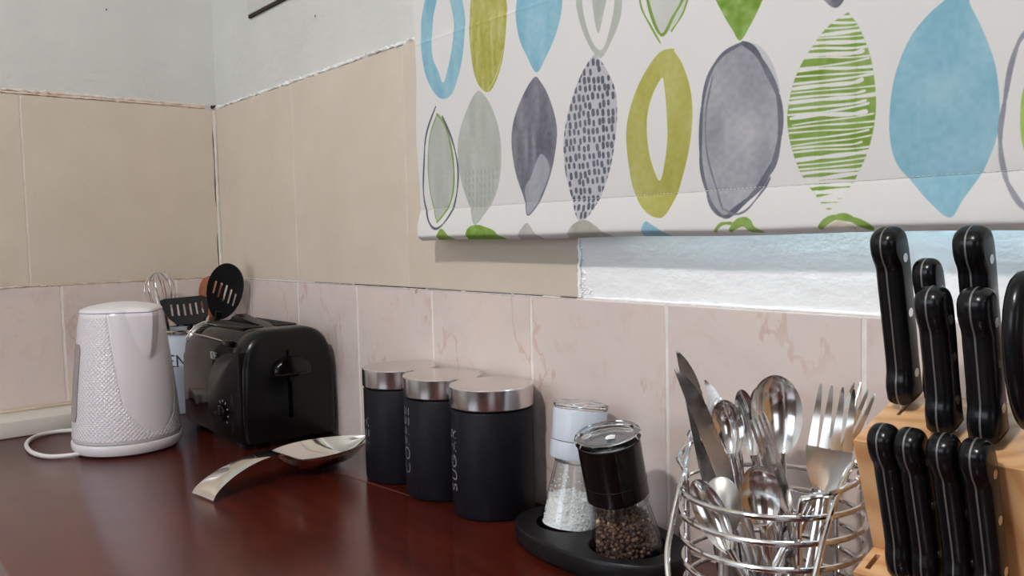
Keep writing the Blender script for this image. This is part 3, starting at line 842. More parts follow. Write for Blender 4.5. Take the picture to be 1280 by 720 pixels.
for t in heights:
    z = KH0 + (KH1 - KH0) * t
    r = .0815 - .0200 * t ** 1.3
    if t < .012: r -= .0012
    if t > .985: r -= .0012
    row = []
    for k in range(NS):
        th = 2 * PI * k / NS; d = angd(th); rr = r
        dep = 1 - t
        if dep < .36:
            wd = .46 * (1 - dep / .40) ** .7 + .02; s = max(0.0, 1 - abs(d) / wd)
            rr += .0215 * (s ** .95) * (1 - dep / .36) ** .75
        w_ = zone_w(t); e = abs(abs(d) - w_)
        if w_ > .02: rr -= .0016 * math.exp(-(e / .016) ** 2)
        sm = 0.0 if abs(d) < w_ else 1.0
        if abs(abs(d) - PI / 2 - .1) < 0 or t > .97 or t < .03: sm = 0.0
        row.append((Vector((rr * math.cos(th), rr * math.sin(th), z)), th, t, sm))
    rows.append(row)
VV = []
for row in rows:
    rv = []
    for co, th, t, sm in row:
        v = bm.verts.new(co); v[sl] = sm; rv.append(v)
    VV.append(rv)
for i in range(len(VV) - 1):
    for k in range(NS):
        k2 = (k + 1) % NS
        f = bm.faces.new((VV[i][k], VV[i][k2], VV[i + 1][k2], VV[i + 1][k]))
        for lp, (kk, ii) in zip(f.loops, ((k, i), (k + 1, i), (k + 1, i + 1), (k, i + 1))):
            uu = kk / NS; lp[uvl].uv = (uu, heights[ii])
bm.faces.new(VV[0][::-1]); bm.faces.new(VV[-1])
body = obj('body', bm, M_KETTLE, kettle, angle=50); body.rotation_euler = (0, 0, SPA)
# lid: shallow dome that carries on over the spout
bm = bmesh.new(); rows = []
for t, zz in ((1.0, 0), (1.0, .0015), (.985, .0032), (.93, .0052), (.8, .0078), (.6, .0104), (.4, .0122), (.2, .0132), (.001, .0135)):
    row = []
    for k in range(96):
        th = 2 * PI * k / 96; d = angd(th); rr = (.0612 + .0165 * max(0, 1 - abs(d) / .46) ** .95 * (1 if t > .9 else t * .6)) * t
        row.append((rr * math.cos(th), rr * math.sin(th), KH1 + .0009 + zz))
    rows.append(row)
vs = grid_mesh(bm, rows, closed_u=True); bm.faces.new(vs[0]); bm.faces.new(vs[-1])
lid = obj('lid', bm, simple('kettle_lid_plastic', rgb(228, 224, 227), .3, bump=.35, bscale=320, var=.01), kettle, angle=50); lid.rotation_euler = (0, 0, SPA)
obj('base', lathe([(0, 0), (.072, 0), (.079, .003), (.0825, .009), (.083, .0165), (.0822, .0185), (0, .0185)], 96), M_WHITE_PL, kettle)
obj('seam', lathe([(0, .0180), (.0800, .0180), (.0800, .0212), (0, .0212)], 96), M_PRINT_GR, kettle)
# water gauge on the side away from the spout's right
bm = bmesh.new(); rows = []
ga = math.radians(-88)
for zz in np.linspace(.052, .168, 16):
    t = (zz - KH0) / (KH1 - KH0); r = .0815 - .0200 * t ** 1.3
    e = min(zz - .052, .168 - zz); hw = .0135 if e > .006 else .0135 - .004 * (1 - e / .006) ** 2
    rows.append([((r + o_) * math.cos(ga + s * hw / r), (r + o_) * math.sin(ga + s * hw / r), zz) for s, o_ in ((-1, -.001), (-.98, .0014), (-.5, .0022), (0, .0025), (.5, .0022), (.98, .0014), (1, -.001))])
vs = grid_mesh(bm, rows); bm.faces.new([v for v in vs[0]]); bm.faces.new([v for v in vs[-1]])
obj('water_gauge', bm, M_WINDOW_GREY, kettle)
# handle behind
hd = Vector((math.cos(SPA + PI), math.sin(SPA + PI), 0))
hp = spline([hd * .060 + Vector((0, 0, .205)), hd * .088 + Vector((0, 0, .208)), hd * .112 + Vector((0, 0, .185)), hd * .116 + Vector((0, 0, .12)), hd * .104 + Vector((0, 0, .06)), hd * .078 + Vector((0, 0, .048))], 6)
obj('handle', tube(hp, .0095, 12), M_WHITE_PL, kettle)
cp = [at(97, 537.5, z=.006), at(75, 539, z=.0035), at(52, 543, z=.0035), at(38, 549, z=.0035), at(33, 557, z=.0035), at(41, 566, z=.0035), at(60, 570.5, z=.0035), at(84, 569.5, z=.0035), at(100, 567, z=.0045)]
obj('power_cord', tube([Vector(((p - KC).x / .945, (p - KC).y / .945, (p - KC).z / .980)) for p in spline(cp, 8)], .0033, 10), M_CORD, kettle)

kettle.scale = (.945, .945, .980)
# ------------------------------------------------------------------ toaster
TXA, TXB, TYF, TYB = .202, .473, -.160, -.0075
TH = .176
toaster = thing('toaster', 'black two-slice toaster between the white kettle and the leaf spoon rest', 'toaster', ((TXA + TXB) / 2, (TYF + TYB) / 2, .0003))
tl = TXB - TXA; tw = TYB - TYF
def t_section(scale=1.0, inset=0.0, n=12):
    """outline in (y, z): slightly tapered sides and a broad rounded top"""
    hw = tw / 2 - inset; top = TH - inset; pts = [(-hw + .004, .010), (-hw, .018), (-hw - .0005, .07)]
    pts += [(-hw + .0015, .122)]
    for k in range(n + 1):
        a = PI - (PI / 2) * k / n; r1, r2 = .044, .046
        pts.append((-hw + .004 + r1 + r1 * math.cos(a) , top - r2 + r2 * math.sin(a) * 1.0))
    L = pts[:]; Rr = [(-a, b) for a, b in pts[::-1]]
    return L + Rr
def t_loft(xs_, insets, name, mat, **kw):
    bm = bmesh.new(); rows = []
    for x, ins in zip(xs_, insets):
        rows.append([(x, y, z if z > .02 else max(z, .010)) for y, z in t_section(inset=ins)])
    vs = grid_mesh(bm, rows, closed_u=True); bm.faces.new(vs[0]); bm.faces.new(vs[-1])
    return obj(name, bm, mat, toaster, **kw)
xe = tl / 2
t_loft([-xe, -xe + .003, -xe + .010, -xe + .022, xe - .050, xe - .046], [.016, .010, .004, .001, .001, .003], 'body', M_BLACK_GL, angle=40)
t_loft([xe - .0465, xe - .045, xe - .040, xe - .012, xe - .004, xe], [.0025, 0, -.0015, -.001, .0025, .009], 'end_cap', M_BLACK_MT, angle=40)
t_loft([-xe - .004, -xe - .001, -xe + .001], [.030, .022, .020], 'end_cap', M_BLACK_MT, angle=40)
# cut-in side panel of the browning control (raised, rounded upper corner)
def side_panel():
    x0, x1, z1 = .001, xe - .0045, .146
    P = [(x0 - .006, .012)] + [(x0, .06)] + [(x0 + .120 + .120 * math.cos(a), z1 - .070 + .070 * math.sin(a)) for a in np.linspace(PI, PI / 2, 14)] + [(x1, z1 + .001), (x1, .012)]
    bm = prism([(a, b) for a, b in P], -tw / 2 - .0015, -tw / 2 + .010, 'y', bevel=.0014, segs=3)
    return bm
obj('control_panel', side_panel(), M_BLACK_MT, toaster)
# bright crease between the side and the top shell
M_CHROME_LINE = mat_steel('chrome_line', (.85, .82, .78, 1), .2)
obj('trim_line', tube([(-xe + .022, -tw / 2 + .0085, .1600), (-.03, -tw / 2 + .0085, .1600), (.022, -tw / 2 + .0085, .1585), (.060, -tw / 2 + .009, .1570)], .0009, 6), M_CHROME_LINE, toaster)
crv = [( -xe + .016, y, z) for y, z in t_section(inset=.001) if z > .145 and y < .012]
obj('trim_line', tube(crv, .0011, 6), M_CHROME_LINE, toaster)
obj('latch', box((.052, -tw / 2 + .004, .1530), (.084, -tw / 2 + .013, .1610), .0022), M_BLACK_MT, toaster)
# bread slots with raised guides
for k, yy in enumerate((-.026, .030)):
    s = obj('bread_slot', box((-.088, yy - .0165, TH - .004), (.066, yy + .0165, TH + .0012), .0012), M_BLACK_MT, toaster)
    obj('slot_opening', box((-.082, yy - .0125, TH - .002), (.060, yy + .0125, TH + .0016), .0005), simple('slot_darkness_%d' % k, rgb(6, 5, 5), .8), s)
ped = prism([(-.080, TH - .003), (-.062, TH + .0090), (-.048, TH + .0130), (-.020, TH + .0080), (.045, TH + .0030), (.072, TH - .003)], -.010, .012, 'y', bevel=.003)
obj('centre_ridge', ped, M_BLACK_MT, toaster)
# lever on the end
yl = -.0015
obj('lever_slot', box((xe - .002, yl - .0032, .042), (xe + .0009, yl + .0032, .142), .0005), simple('slot_black', rgb(2, 2, 2), .9, **{'Specular IOR Level': .02}), toaster)
lv = []
hm = [(yl + .030 * math.cos(a), .113 + .023 * math.sin(a)) for a in np.linspace(0, PI, 18)] + [(yl - .028, .108), (yl, .105), (yl + .028, .108)]
lever = obj('lever', prism(hm, xe + .001, xe + .017, 'x', bevel=.005, segs=4), M_BLACK_GL, toaster)
obj('grip_rib', box((xe + .0165, yl - .018, .1105), (xe + .0185, yl + .020, .1120), .0007), M_BLACK_MT, lever)
obj('lever_stem', box((xe + .0005, yl - .0022, .098), (xe + .006, yl + .0022, .146), .001), M_BLACK_MT, toaster)
# browning dial on the panel
dx, dz, dy = .062, .049, -tw / 2 - .0016
kb = obj('browning_knob', prism(ellipse(dx, dz, .0125, .0125, 32), dy - .001, dy - .0045, 'y', bevel=.0008), M_BLACK_MT, toaster)
obj('knob_grip', box((dx - .011, dy - .011, dz - .0022), (dx + .011, dy - .004, dz + .0022), .0012), M_BLACK_GL, kb)
bm = bmesh.new()
for k, a in enumerate(np.linspace(-40, 220, 9)):
    a = math.radians(a); c, s = math.cos(a), math.sin(a); r0, r1 = .0175, .0215 if k % 2 else .0205
    nrm = (-s * .0007, c * .0007)
    bm.faces.new([bm.verts.new((dx + c * r + sg * nrm[0], dy - .0003, dz + s * r + sg * nrm[1])) for r, sg in ((r0, 1), (r0, -1), (r1, -1), (r1, 1))])
obj('dial_marks', bm, M_PRINT, kb)
qs, wd = lettering('KRUPS', .0105, .16, .22)
obj('logo_lettering', ribbons(qs, lambda a, b: (.0105 + a * .62, -tw / 2 + .0018, .1285 + b)), M_PRINT, toaster)
for sx in (-1, 1):
    for sy in (-1, 1):
        obj('foot', box((sx * .095 - .012, sy * .052 - .010, 0), (sx * .095 + .012, sy * .052 + .010, .0115), .002), M_BLACK_NY, toaster)

# ------------------------------------------------------------------ utensil pot and what stands in it
PC = Vector((.0730, -.1000, .0003))
PRV = Vector((.32, .947, 0))    # across the pot, to the right as seen from the room
pot = thing('utensil_pot', 'white enamel utensil pot with dark serif lettering behind the kettle', 'pot', PC)
PR0, PR1, PHH = .0475, .0600, .1500
obj('pot_body', lathe([(0, 0), (PR0, 0), (PR0 + .0012, .002), (PR1, PHH - .004), (PR1 + .0030, PHH - .002), (PR1 + .0030, PHH + .0015), (PR1 - .001, PHH + .0015), (PR1 - .0025, PHH - .006), (PR0 - .002, .004), (0, .004)], 72), M_CERAM, pot)
obj('pot_rim', lathe([(PR1 - .001, PHH - .001), (PR1 + .0042, PHH - .003), (PR1 + .0046, PHH + .001), (PR1 + .001, PHH + .0032), (PR1 - .002, PHH + .002), (PR1 - .001, PHH - .001)], 72), M_STEEL, pot)
qs, wd = lettering('KITCHEN', .0200, .13, .34, serif=.15)
q_n = at(226, 452, Z=1.523) - PC; a_n = math.atan2(q_n.y, q_n.x)
def potwrap(a, b, z0=.088):
    z = z0 + b; r = PR0 + (PR1 - PR0) * z / PHH + .0016; th = a_n + (a - wd + .0085) / r
    return (r * math.cos(th), r * math.sin(th), z)
o = obj('lettering', ribbons(qs, potwrap), M_INK, pot)

def from_pot(u, v, Z=1.585): return at(u, v, Z=Z)
TOC = -CF  # towards the camera
# whisk
wt = from_pot(182, 337, 1.556); wend = PC - PRV * .030 + Vector((0, 0, .012))
whisk = thing('whisk', 'steel balloon whisk standing in the white utensil pot', 'whisk', matrix=frame(wend, from_pot(210, 398, 1.558) - wend, TOC))
inv = whisk.matrix_world.inverted() if False else frame(wend, from_pot(210, 398, 1.558) - wend, TOC).inverted()
obj('handle', tube([(0, 0, 0), (0, 0, .06), (0, 0, .115)], .0055, 12), M_STEEL, whisk)
hb = inv @ from_pot(207, 395, 1.556); ht = inv @ wt
Lw = (ht - hb).length; axl = (ht - hb).normalized()
for k in range(6):
    a = PI * k / 6 + .2; q1 = axl.cross(Vector((math.cos(a), math.sin(a), 0))).normalized()
    P = []
    for j in range(25):
        t = j / 24; ang = PI * t; wr = .029 * math.sin(ang) ** .75 * (1)
        P.append(hb + axl * (Lw * (1 - abs(math.cos(ang * 1.0))) ** .62) + q1 * (wr * (1 if t < .5 else -1) * (math.sin(min(t, 1 - t) * PI) ** .15 if 0 < t < 1 else 0)) * (1 if abs(t - .5) > 1e-6 else 0))
    P = []
    for j in range(29):
        ph = PI * j / 28                    # 0..PI around the loop
        P.append(hb + axl * (Lw * (.5 - .5 * math.cos(2 * min(ph, PI - ph))) if False else hb * 0 + axl * (Lw * math.sin(ph) ** .8)) + q1 * ((.0320) * math.cos(ph) * math.sin(ph) ** .45 * 1.3))
    obj('wire_loop', tube(P, .0010, 7), M_STEEL, whisk)
obj('collar', tube([(0, 0, .105), hb * .97, hb + axl * .006], .0045, 10), M_STEEL, whisk)

# slotted spoon
def slotted(name, label, cat, top, neck, foot, wid, ln, mat, nslots, bend=.006):
    z = (top - neck)
    m = frame(foot, neck - foot, TOC); t = thing(name, label, cat, matrix=m); mi = m.inverted(); nk = mi @ neck; tp = mi @ top
    holes = []
    for k in range(nslots):
        x = (k - (nslots - 1) / 2) * wid * .155; hl = ln * (.30 - .035 * abs(k - 2)); cy = ln * .46 + x * .25
        holes.append([(x + sx * wid * .030 , cy + sy * hl / 2) for sx, sy in ((-1, -1), (1, -1), (1.15, 1), (-1.15, 1))])
    outer = [(wid / 2 * math.sin(a) * (1 - .10 * math.cos(a)), ln / 2 - ln / 2 * math.cos(a)) for a in np.linspace(0, 2 * PI, 41)[:-1]]
    zz = (tp - nk).normalized(); yy = (Vector((0, 1, 0)) - zz * zz.y).normalized(); xx = yy.cross(zz)
    def fn(c): return nk + xx * c.x + zz * c.y + yy * (c.z - bend * (1 - (2 * c.x / wid) ** 2) * math.sin(PI * max(0, min(1, c.y / ln))))
    return t, holed_plate(outer, holes, 0, .0032, fn=fn), nk, xx, yy, zz
tp_, nk_, ft_ = from_pot(290, 330, 1.545), from_pot(272, 398, 1.580), PC + PRV * .010 + Vector((.006, 0, .010))
ss, bm, nk, xx, yy, zz = slotted('slotted_spoon', 'black nylon spoon with five slots, tallest in the utensil pot', 'spoon', tp_, nk_, ft_, .067, (tp_ - nk_).length, M_BLACK_NY, 5)
obj('bowl', bm, M_BLACK_NY, ss)
pp = spline([(0, 0, 0), nk * .55, nk - zz * .012, nk + zz * .006, nk + zz * .016], 5)
bm = tube(pp, lambda t: .0046 + .003 * t * t, 10); obj('handle', bm, M_BLACK_NY, ss)
# wooden spoon
a_, b_ = from_pot(262, 345, 1.605), from_pot(266, 395, 1.600); ft_ = PC + PRV * .008 + Vector((-.014, 0, .010))
m = frame(ft_, b_ - ft_, TOC); ws = thing('wooden_spoon', 'brown wooden spoon behind the black slotted spoon', 'spoon', matrix=m); mi = m.inverted()
A_, B_ = mi @ a_, mi @ b_; zz = (A_ - B_).normalized(); yy = Vector((0, 1, 0)); xx = yy.cross(zz).normalized()
bm = bmesh.new(); rows = []; LB = (A_ - B_).length
for t in np.linspace(0, 1, 17):
    hw = .0235 * max(.02, (1 - abs(2 * t - 1) ** 2.6)) ** .5 if t > .3 else .0060 + (.0235 * (1 - .4 ** 2.6) ** .5 - .006) * (t / .3) ** .8
    rows.append([B_ + zz * LB * t + xx * hw * math.cos(a) + yy * (.0045 * math.sin(a) * (1 if t < .97 else .5)) for a in np.linspace(0, 2 * PI, 17)[:-1]])
vs = grid_mesh(bm, rows, closed_u=True); bm.faces.new(vs[0]); bm.faces.new(vs[-1]); obj('bowl', bm, M_WOODSP, ws)
obj('handle', tube([(0, 0, 0), B_ * .5, B_ + zz * .003], .0058, 10), M_WOODSP, ws)
# slotted turner, head tipped towards the viewer
c0 = from_pot(238, 402, 1.575); ft_ = PC - PRV * .010 + Vector((.006, 0, .010))
m = frame(ft_, c0 - ft_, TOC); st = thing('slotted_turner', 'black nylon slotted turner leaning out of the pot towards the kettle', 'turner', matrix=m); mi = m.inverted()
bl, br_, tl_, tr_ = (mi @ from_pot(*q) for q in ((214, 404, 1.505), (262, 399, 1.505), (200, 380, 1.530), (262, 370, 1.530)))
O_ = (bl + br_) / 2; X_ = (br_ - bl); Y_ = ((tl_ + tr_) / 2 - O_); N_ = X_.cross(Y_).normalized()
outer = [(-.50, .10), (-.36, -.12), (-.2, -.16), (.2, -.16), (.36, -.1), (.50, .10), (.60, .62), (.60, .90), (.50, 1.02), (0, 1.10), (-.50, 1.04), (-.62, .92), (-.61, .62)]
holes = []
for k in range(6):
    x = -.40 + .16 * k; s_ = .06
    holes.append([(x - .030, .25 + .03 * (k % 2)), (x + .028, .23), (x + .060, .80), (x + .002, .82)])
bm = holed_plate([(a, b) for a, b in outer], holes, 0, 1, fn=lambda c: O_ + X_ * c.x + Y_ * c.y + N_ * (.0028 * c.z + .010 * (c.x ** 2) * 2))
obj('blade', bm, M_BLACK_NY, st)
for s in (-1, 1):
    obj('prong', tube(spline([O_ + X_ * (.33 * s) - Y_ * .02, O_ * .55 + (mi @ c0) * .45 + X_ * (.22 * s) + Vector((0, 0, .003)), mi @ c0 + X_ * .03 * s, mi @ c0 - Vector((0, 0, .006))], 6), lambda t: .0050, 10), M_BLACK_NY, st)
obj('neck_web', holed_plate([(-.40, .05), (-.32, -.10), (-.12, -.20), (.12, -.20), (.32, -.10), (.40, .05)], [], 0, 1, fn=lambda c: O_ + X_ * c.x + Y_ * c.y * .8 + N_ * .0028 * c.z), M_BLACK_NY, st)
obj('handle', tube([(0, 0, 0), (mi @ c0) * .5, (mi @ c0) - Vector((0, 0, .002))], .0052, 10), M_BLACK_NY, st)

# ------------------------------------------------------------------ leaf-shaped steel spoon rest
tipc = at(259, 626, z=.0); tipc = Vector((.6470, -.2850, .0016)); endc = Vector((.6115, -.0345, 0))
axv = (endc - tipc); LR = axv.length; axv.normalize(); sd = Vector((axv.y, -axv.x, 0))   # +sd to the right of travel (towards +x)
sr = thing('spoon_rest', 'shiny steel spoon rest with arched handle lying before the toaster', 'spoon rest', tipc, 0)
def sr_c(t):     # centre height, half width, dish depth, crown (arching of handle)
    if t < .40:
        q = t / .40
        h = .0345 * math.sin(q * PI * .60) ** .66 ; h = h if q > 0 else 0
        hw = .0262 - .0105 * min(1, q * 1.25) ** .8 + .0015 * q * q; dish = -.0042 * (q) * (1 - q) * 2 - .0005
    else:
        q = (t - .40) / .60; s = math.sin(PI * min(1, q * .97 + .03) ** .86)
        h = .0375 - .0350 * min(1, q / .32) ** 1 * 1.0 if q < .32 else .0025
        h = .0330 * (1 - min(1, q / .30)) ** 1.6 + .0004 + .025 * max(0, (q - .62) / .38) ** 1.8
        hw = .0165 + .0325 * max(0, math.sin(PI * q ** .80)) ** .8 * 1.0 - .0160 * q ** 5
        hw = max(hw, .0012); dish = 0
    return h, hw, dish
bm = bmesh.new(); top = []; bot = []
NT_ = 72; NC = 18
for i in range(NT_ + 1):
    t = i / NT_; h, hw, dish = sr_c(t)
    rim = .0245 + .002 * t
    rt, rb = [], []
    for j in range(NC + 1):
        s = -1 + 2 * j / NC
        if t < .40: z = h + dish * (s * s)
        else:
            q = (t - .40) / .60; depth = rim - h
            z = h + max(0, depth) * abs(s) ** (2.0 + .6 * q)
            if q < .12:
                h0, _, d0 = sr_c(.3999); z = (h0 + d0 * s * s) * (1 - q / .12) + z * (q / .12)
        x = axv * (LR * t) + sd * (hw * s)
        rt.append((x.x, x.y, z + .0014)); rb.append((x.x, x.y, z))
    top.append(rt); bot.append(rb)
a = grid_mesh(bm, top); b = grid_mesh(bm, bot)
loopt = [a[0][j] for j in range(NC + 1)] + [a[i][NC] for i in range(1, NT_ + 1)] + [a[NT_][j] for j in range(NC - 1, -1, -1)] + [a[i][0] for i in range(NT_ - 1, 0, -1)]
loopb = [b[0][j] for j in range(NC + 1)] + [b[i][NC] for i in range(1, NT_ + 1)] + [b[NT_][j] for j in range(NC - 1, -1, -1)] + [b[i][0] for i in range(NT_ - 1, 0, -1)]
for i in range(len(loopt)):
    j = (i + 1) % len(loopt); bm.faces.new((loopt[i], loopt[j], loopb[j], loopb[i]))
obj('rest', bm, mat_steel('mirror_steel', (.82, .80, .76, 1), .07, 25), sr, angle=50)

# ------------------------------------------------------------------ canisters
def canister(name, label, c, r, h, word, start):
    t = thing(name, label, 'canister', c, 0, 'black storage canisters with steel lids')
    obj('body', lathe([(0, 0), (r - .0025, 0), (r - .0008, .0010), (r, .003), (r, h - .027), (r - .001, h - .0255), (r - .0045, h - .0250), (r - .0045, h - .021), (0, h - .021)], 96), M_BLACK_PC, t)
    obj('lid', lathe([(0, h - .0225), (r + .0008, h - .0225), (r + .0010, h - .0215), (r + .0010, h - .0010), (r + .0002, h), (r * .5, h + .0004), (0, h + .0005)], 96), M_BRUSH, t)
    qs, wd = lettering(word, .0135, .10, .36)
    v = CAM - Vector(c); base = math.atan2(v.y, v.x)
    th0 = base - math.radians(60)      # reading upwards near the left edge seen from the room
    o = obj('lettering', ribbons(qs, lambda a, b: ((r + .0003) * math.cos(th0 - b / r), (r + .0003) * math.sin(th0 - b / r), start + a)), M_PRINT_GR, t)
    return t
def cc(u, v, r):
    q = at(u, v, z=0); d = Vector((q.x - CAM.x, q.y - CAM.y, 0)).normalized(); return Vector((q.x + d.x * r, q.y + d.y * r, .0003))
RC = .0468
tea = cc(506, 606, RC); cof = cc(561, 627, RC); sug = cc(618, 652, RC)
print('canisters', tea, cof, sug)
tea.x = min(tea.x, cof.x - .0962); sug.x = max(sug.x, cof.x + .0962)
tea.y = cof.y = -.0535; sug.y = -.0535
canister('tea_canister', 'black canister with steel lid lettered TEA, next to the spoon rest', tea, RC, .1440, 'TEA', .046)
canister('coffee_canister', 'black canister with steel lid lettered COFFEE, between the other two', cof, RC, .1440, 'COFFEE', .030)
canister('sugar_canister', 'black canister with steel lid lettered SUGAR, next to the salt grinder', sug, RC, .1440, 'SUGAR', .028)

# ------------------------------------------------------------------ tray with the two grinders
SB = Vector((1.0550, -.0605, 0)); PB = Vector((1.1400, -.0660, 0))
tray = thing('grinder_tray', 'black oval tray under the salt and pepper grinders', 'tray', (1.0980, -.0630, .0003))
tc = Vector((1.0980, -.0630, 0))
out = ellipse(0, 0, .0985, .0560, 72, 2.25)
wells = [ellipse(SB.x - tc.x, SB.y - tc.y, .0335, .0335, 40), ellipse(PB.x - tc.x, PB.y - tc.y, .0370, .0370, 40)]
bm = holed_plate(out, wells, .0185, .0200)
rows = []
for s, z in ((.985, .0195), (1.0, .0200), (1.012, .0190), (1.020, .0165), (1.022, .0105), (1.012, .0040), (.99, .0005), (.97, 0)):
    rows.append([(x * s, y * s, z) for x, y in out])
bm2 = bm; vs = grid_mesh(bm2, rows, closed_u=True); bm2.faces.new(vs[-1])
obj('tray_body', bm2, M_BLACK_NY, tray, angle=50)
for wl, rr in zip(wells, (.0335, .0370)):
    cx = sum(p_[0] for p_ in wl) / 40; cy = sum(p_[1] for p_ in wl) / 40
    obj('well', lathe([(0, .0040), (rr - .0005, .0040), (rr, .0060), (rr, .0186), (rr + .0008, .0186), (rr + .0008, .0030), (0, .0030)], 48, center=(cx, cy)), M_BLACK_NY, tray)

def lean(origin, right, toward):
    """frame whose up axis leans right/towards the viewer (degrees)"""
    f = Vector((SB.x - CAM.x, SB.y - CAM.y, 0)).normalized(); r = Vector((f.y, -f.x, 0))
    up = Vector((0, 0, 1)) + r * math.tan(math.radians(right)) - f * math.tan(math.radians(toward))
    return frame(origin, up, f)
def glass_body(rb, rt, h, wall=.0022, floor_=.006):
    def R_(z): t = z / h; return rb + (rt - rb) * (t ** 1.08)
    outer = [(0, .0), (rb - .004, 0), (rb - .001, .0012), (rb, .004)] + [(R_(z), z) for z in np.linspace(.010, h, 14)]
    inner = [(R_(z) - wall, z) for z in np.linspace(h, floor_ + .004, 14)] + [(rb - .006, floor_), (0, floor_)]
    return lathe(outer + inner, 64)
GH = .0725
# salt
m = lean(Vector((SB.x, SB.y, .0098)), 6.5, -6.0)
salt = thing('salt_grinder', 'glass salt grinder with white cap, half full of white salt', 'grinder', matrix=m)
obj('jar', glass_body(.0310, .0205, GH), M_JAR, salt)
rnd = random.Random(2)
bm = bmesh.new()
def fill_lathe(r_of, h, bump, seed):
    rows = [[(1e-5 * math.cos(2 * PI * k / 48), 1e-5 * math.sin(2 * PI * k / 48), .0066) for k in range(48)]]
    for z in np.linspace(.0066, h, 10): rows.append([(r_of(z) * math.cos(2 * PI * k / 48), r_of(z) * math.sin(2 * PI * k / 48), z + (0 if z < h else .004 * mnoise.noise(Vector((math.cos(2 * PI * k / 48) * 2, math.sin(2 * PI * k / 48) * 2, seed))))) for k in range(48)])
    for s in (.85, .6, .35, .12): rows.append([(r_of(h) * s * math.cos(2 * PI * k / 48), r_of(h) * s * math.sin(2 * PI * k / 48), h + bump * (1 - s) + .002 * mnoise.noise(Vector((s * 6, k * .3, seed)))) for k in range(48)])
    b_ = bmesh.new(); vs = grid_mesh(b_, rows, closed_u=True); b_.faces.new(vs[-1]); return b_
rs = lambda z: .0280 - (.0310 - .0205) * (z / GH) ** 1.08
bm = fill_lathe(rs, .034, .008, 1)
for k in range(1100):
    th = rnd.uniform(0, 2 * PI)
    if k < 700: z = rnd.uniform(.008, .036); rr = rs(z) + .0001
    else: rr = rs(.034) * math.sqrt(rnd.random()); z = .034 + .008 * (1 - rr / rs(.034)) + rnd.uniform(0, .0012)
    s = rnd.uniform(.0005, .0012)
    bmesh.ops.create_cube(bm, size=s * 1.5, matrix=Matrix.Translation((rr * math.cos(th), rr * math.sin(th), z)) @ Matrix.Rotation(rnd.uniform(0, 3), 4, Vector((rnd.random(), rnd.random(), 1))))
for k in range(110):      # grains clinging to the glass higher up
    th = rnd.uniform(0, 2 * PI); z = .036 + .044 * rnd.random() ** 1.6; rr = rs(z) + .0004; s = rnd.uniform(.0004, .0010)
    bmesh.ops.create_cube(bm, size=s * 1.5, matrix=Matrix.Translation((rr * math.cos(th), rr * math.sin(th), z)) @ Matrix.Rotation(rnd.uniform(0, 3), 4, Vector((rnd.random(), rnd.random(), 1))))
o = obj('salt', bm, M_SALT, salt, smooth=False); o['kind'] = 'stuff'
obj('collar', lathe([(0, GH - .003), (.0205, GH - .003), (.0225, GH), (.0230, GH + .003), (0, GH + .003)], 48), M_CLEAR, salt)
obj('cap', lathe([(0, GH + .002), (.0268, GH + .002), (.0275, GH + .0035), (.0272, GH + .0150), (.0270, GH + .0195), (0, GH + .0195)], 64), M_CERAM, salt)
obj('cap_top', lathe([(0, GH + .0203), (.0269, GH + .0203), (.0270, GH + .021), (.0276, GH + .0500), (.0270, GH + .0515), (0, GH + .0515)], 64), M_CERAM, salt)
obj('lid', lathe([(0, GH + .0518), (.0270, GH + .0518), (.0280, GH + .0530), (.0280, GH + .0570), (.0268, GH + .0582), (.022, GH + .0586), (.018, GH + .0574), (0, GH + .0574)], 64), M_CLEAR, salt)
# pepper
m = lean(Vector((PB.x, PB.y, .0122)), -9.0, 9.0)
pep = thing('pepper_grinder', 'glass pepper grinder with black cap leaning left, full of dark peppercorns', 'grinder', matrix=m)
PG = .0575
obj('jar', glass_body(.0345, .0255, PG), M_JAR, pep)
rp = lambda z: .0312 - (.0345 - .0255) * (z / PG) ** 1.08
bm = bmesh.new()
ico = bmesh.new(); bmesh.ops.create_icosphere(ico, subdivisions=1, radius=1)
iv = [v.co.copy() for v in ico.verts]; ifc = [[v.index for v in f.verts] for f in ico.faces]; ico.free()
allv, allf, pale = [], [], ([], [])
placed = []
tries = 0
while len(placed) < 620 and tries < 60000:
    tries += 1; th = rnd.uniform(0, 2 * PI)
    if len(placed) < 430: z = rnd.uniform(.0085, .036); rr = rp(z) - .0026 - (rnd.random() ** 3) * .006
    else: rr = (rp(.036) - .003) * math.sqrt(rnd.random()); z = .0345 + .008 * (1 - rr / .026) + rnd.uniform(-.002, .001)
    q = Vector((rr * math.cos(th), rr * math.sin(th), z)); s = rnd.uniform(.0018, .0026)
    if all((q - p_).length > (s + s2) * .78 for p_, s2 in placed[-430:]): placed.append((q, s))
for k, (q, s) in enumerate(placed):
    V, Fc = pale if k % 41 == 7 else (allv, allf); n0 = len(V)
    for c in iv: V.append(q + c * s * (1 + .16 * mnoise.noise(c * 2 + q * 900)))
    for f in ifc: Fc.append([n0 + i for i in f])
me = bpy.data.meshes.new('peppercorns'); me.from_pydata(allv, [], allf); o = obj('peppercorns', me, M_PEPPER, pep, angle=0); o['kind'] = 'stuff'
me = bpy.data.meshes.new('peppercorns'); me.from_pydata(pale[0], [], pale[1]); o = obj('pale_peppercorns', me, M_PALECORN, pep, angle=0); o['kind'] = 'stuff'
obj('filling', lathe([(0, .0075), (.0220, .0075), (.0200, .033), (0, .038)], 24), M_PEPPER, pep)
obj('grinding_core', lathe([(0, .030), (.0040, .032), (.0062, .040), (.0058, .046), (.0078, .052), (.0080, PG), (0, PG)], 20), simple('brown_mechanism', rgb(58, 42, 36), .35), pep)
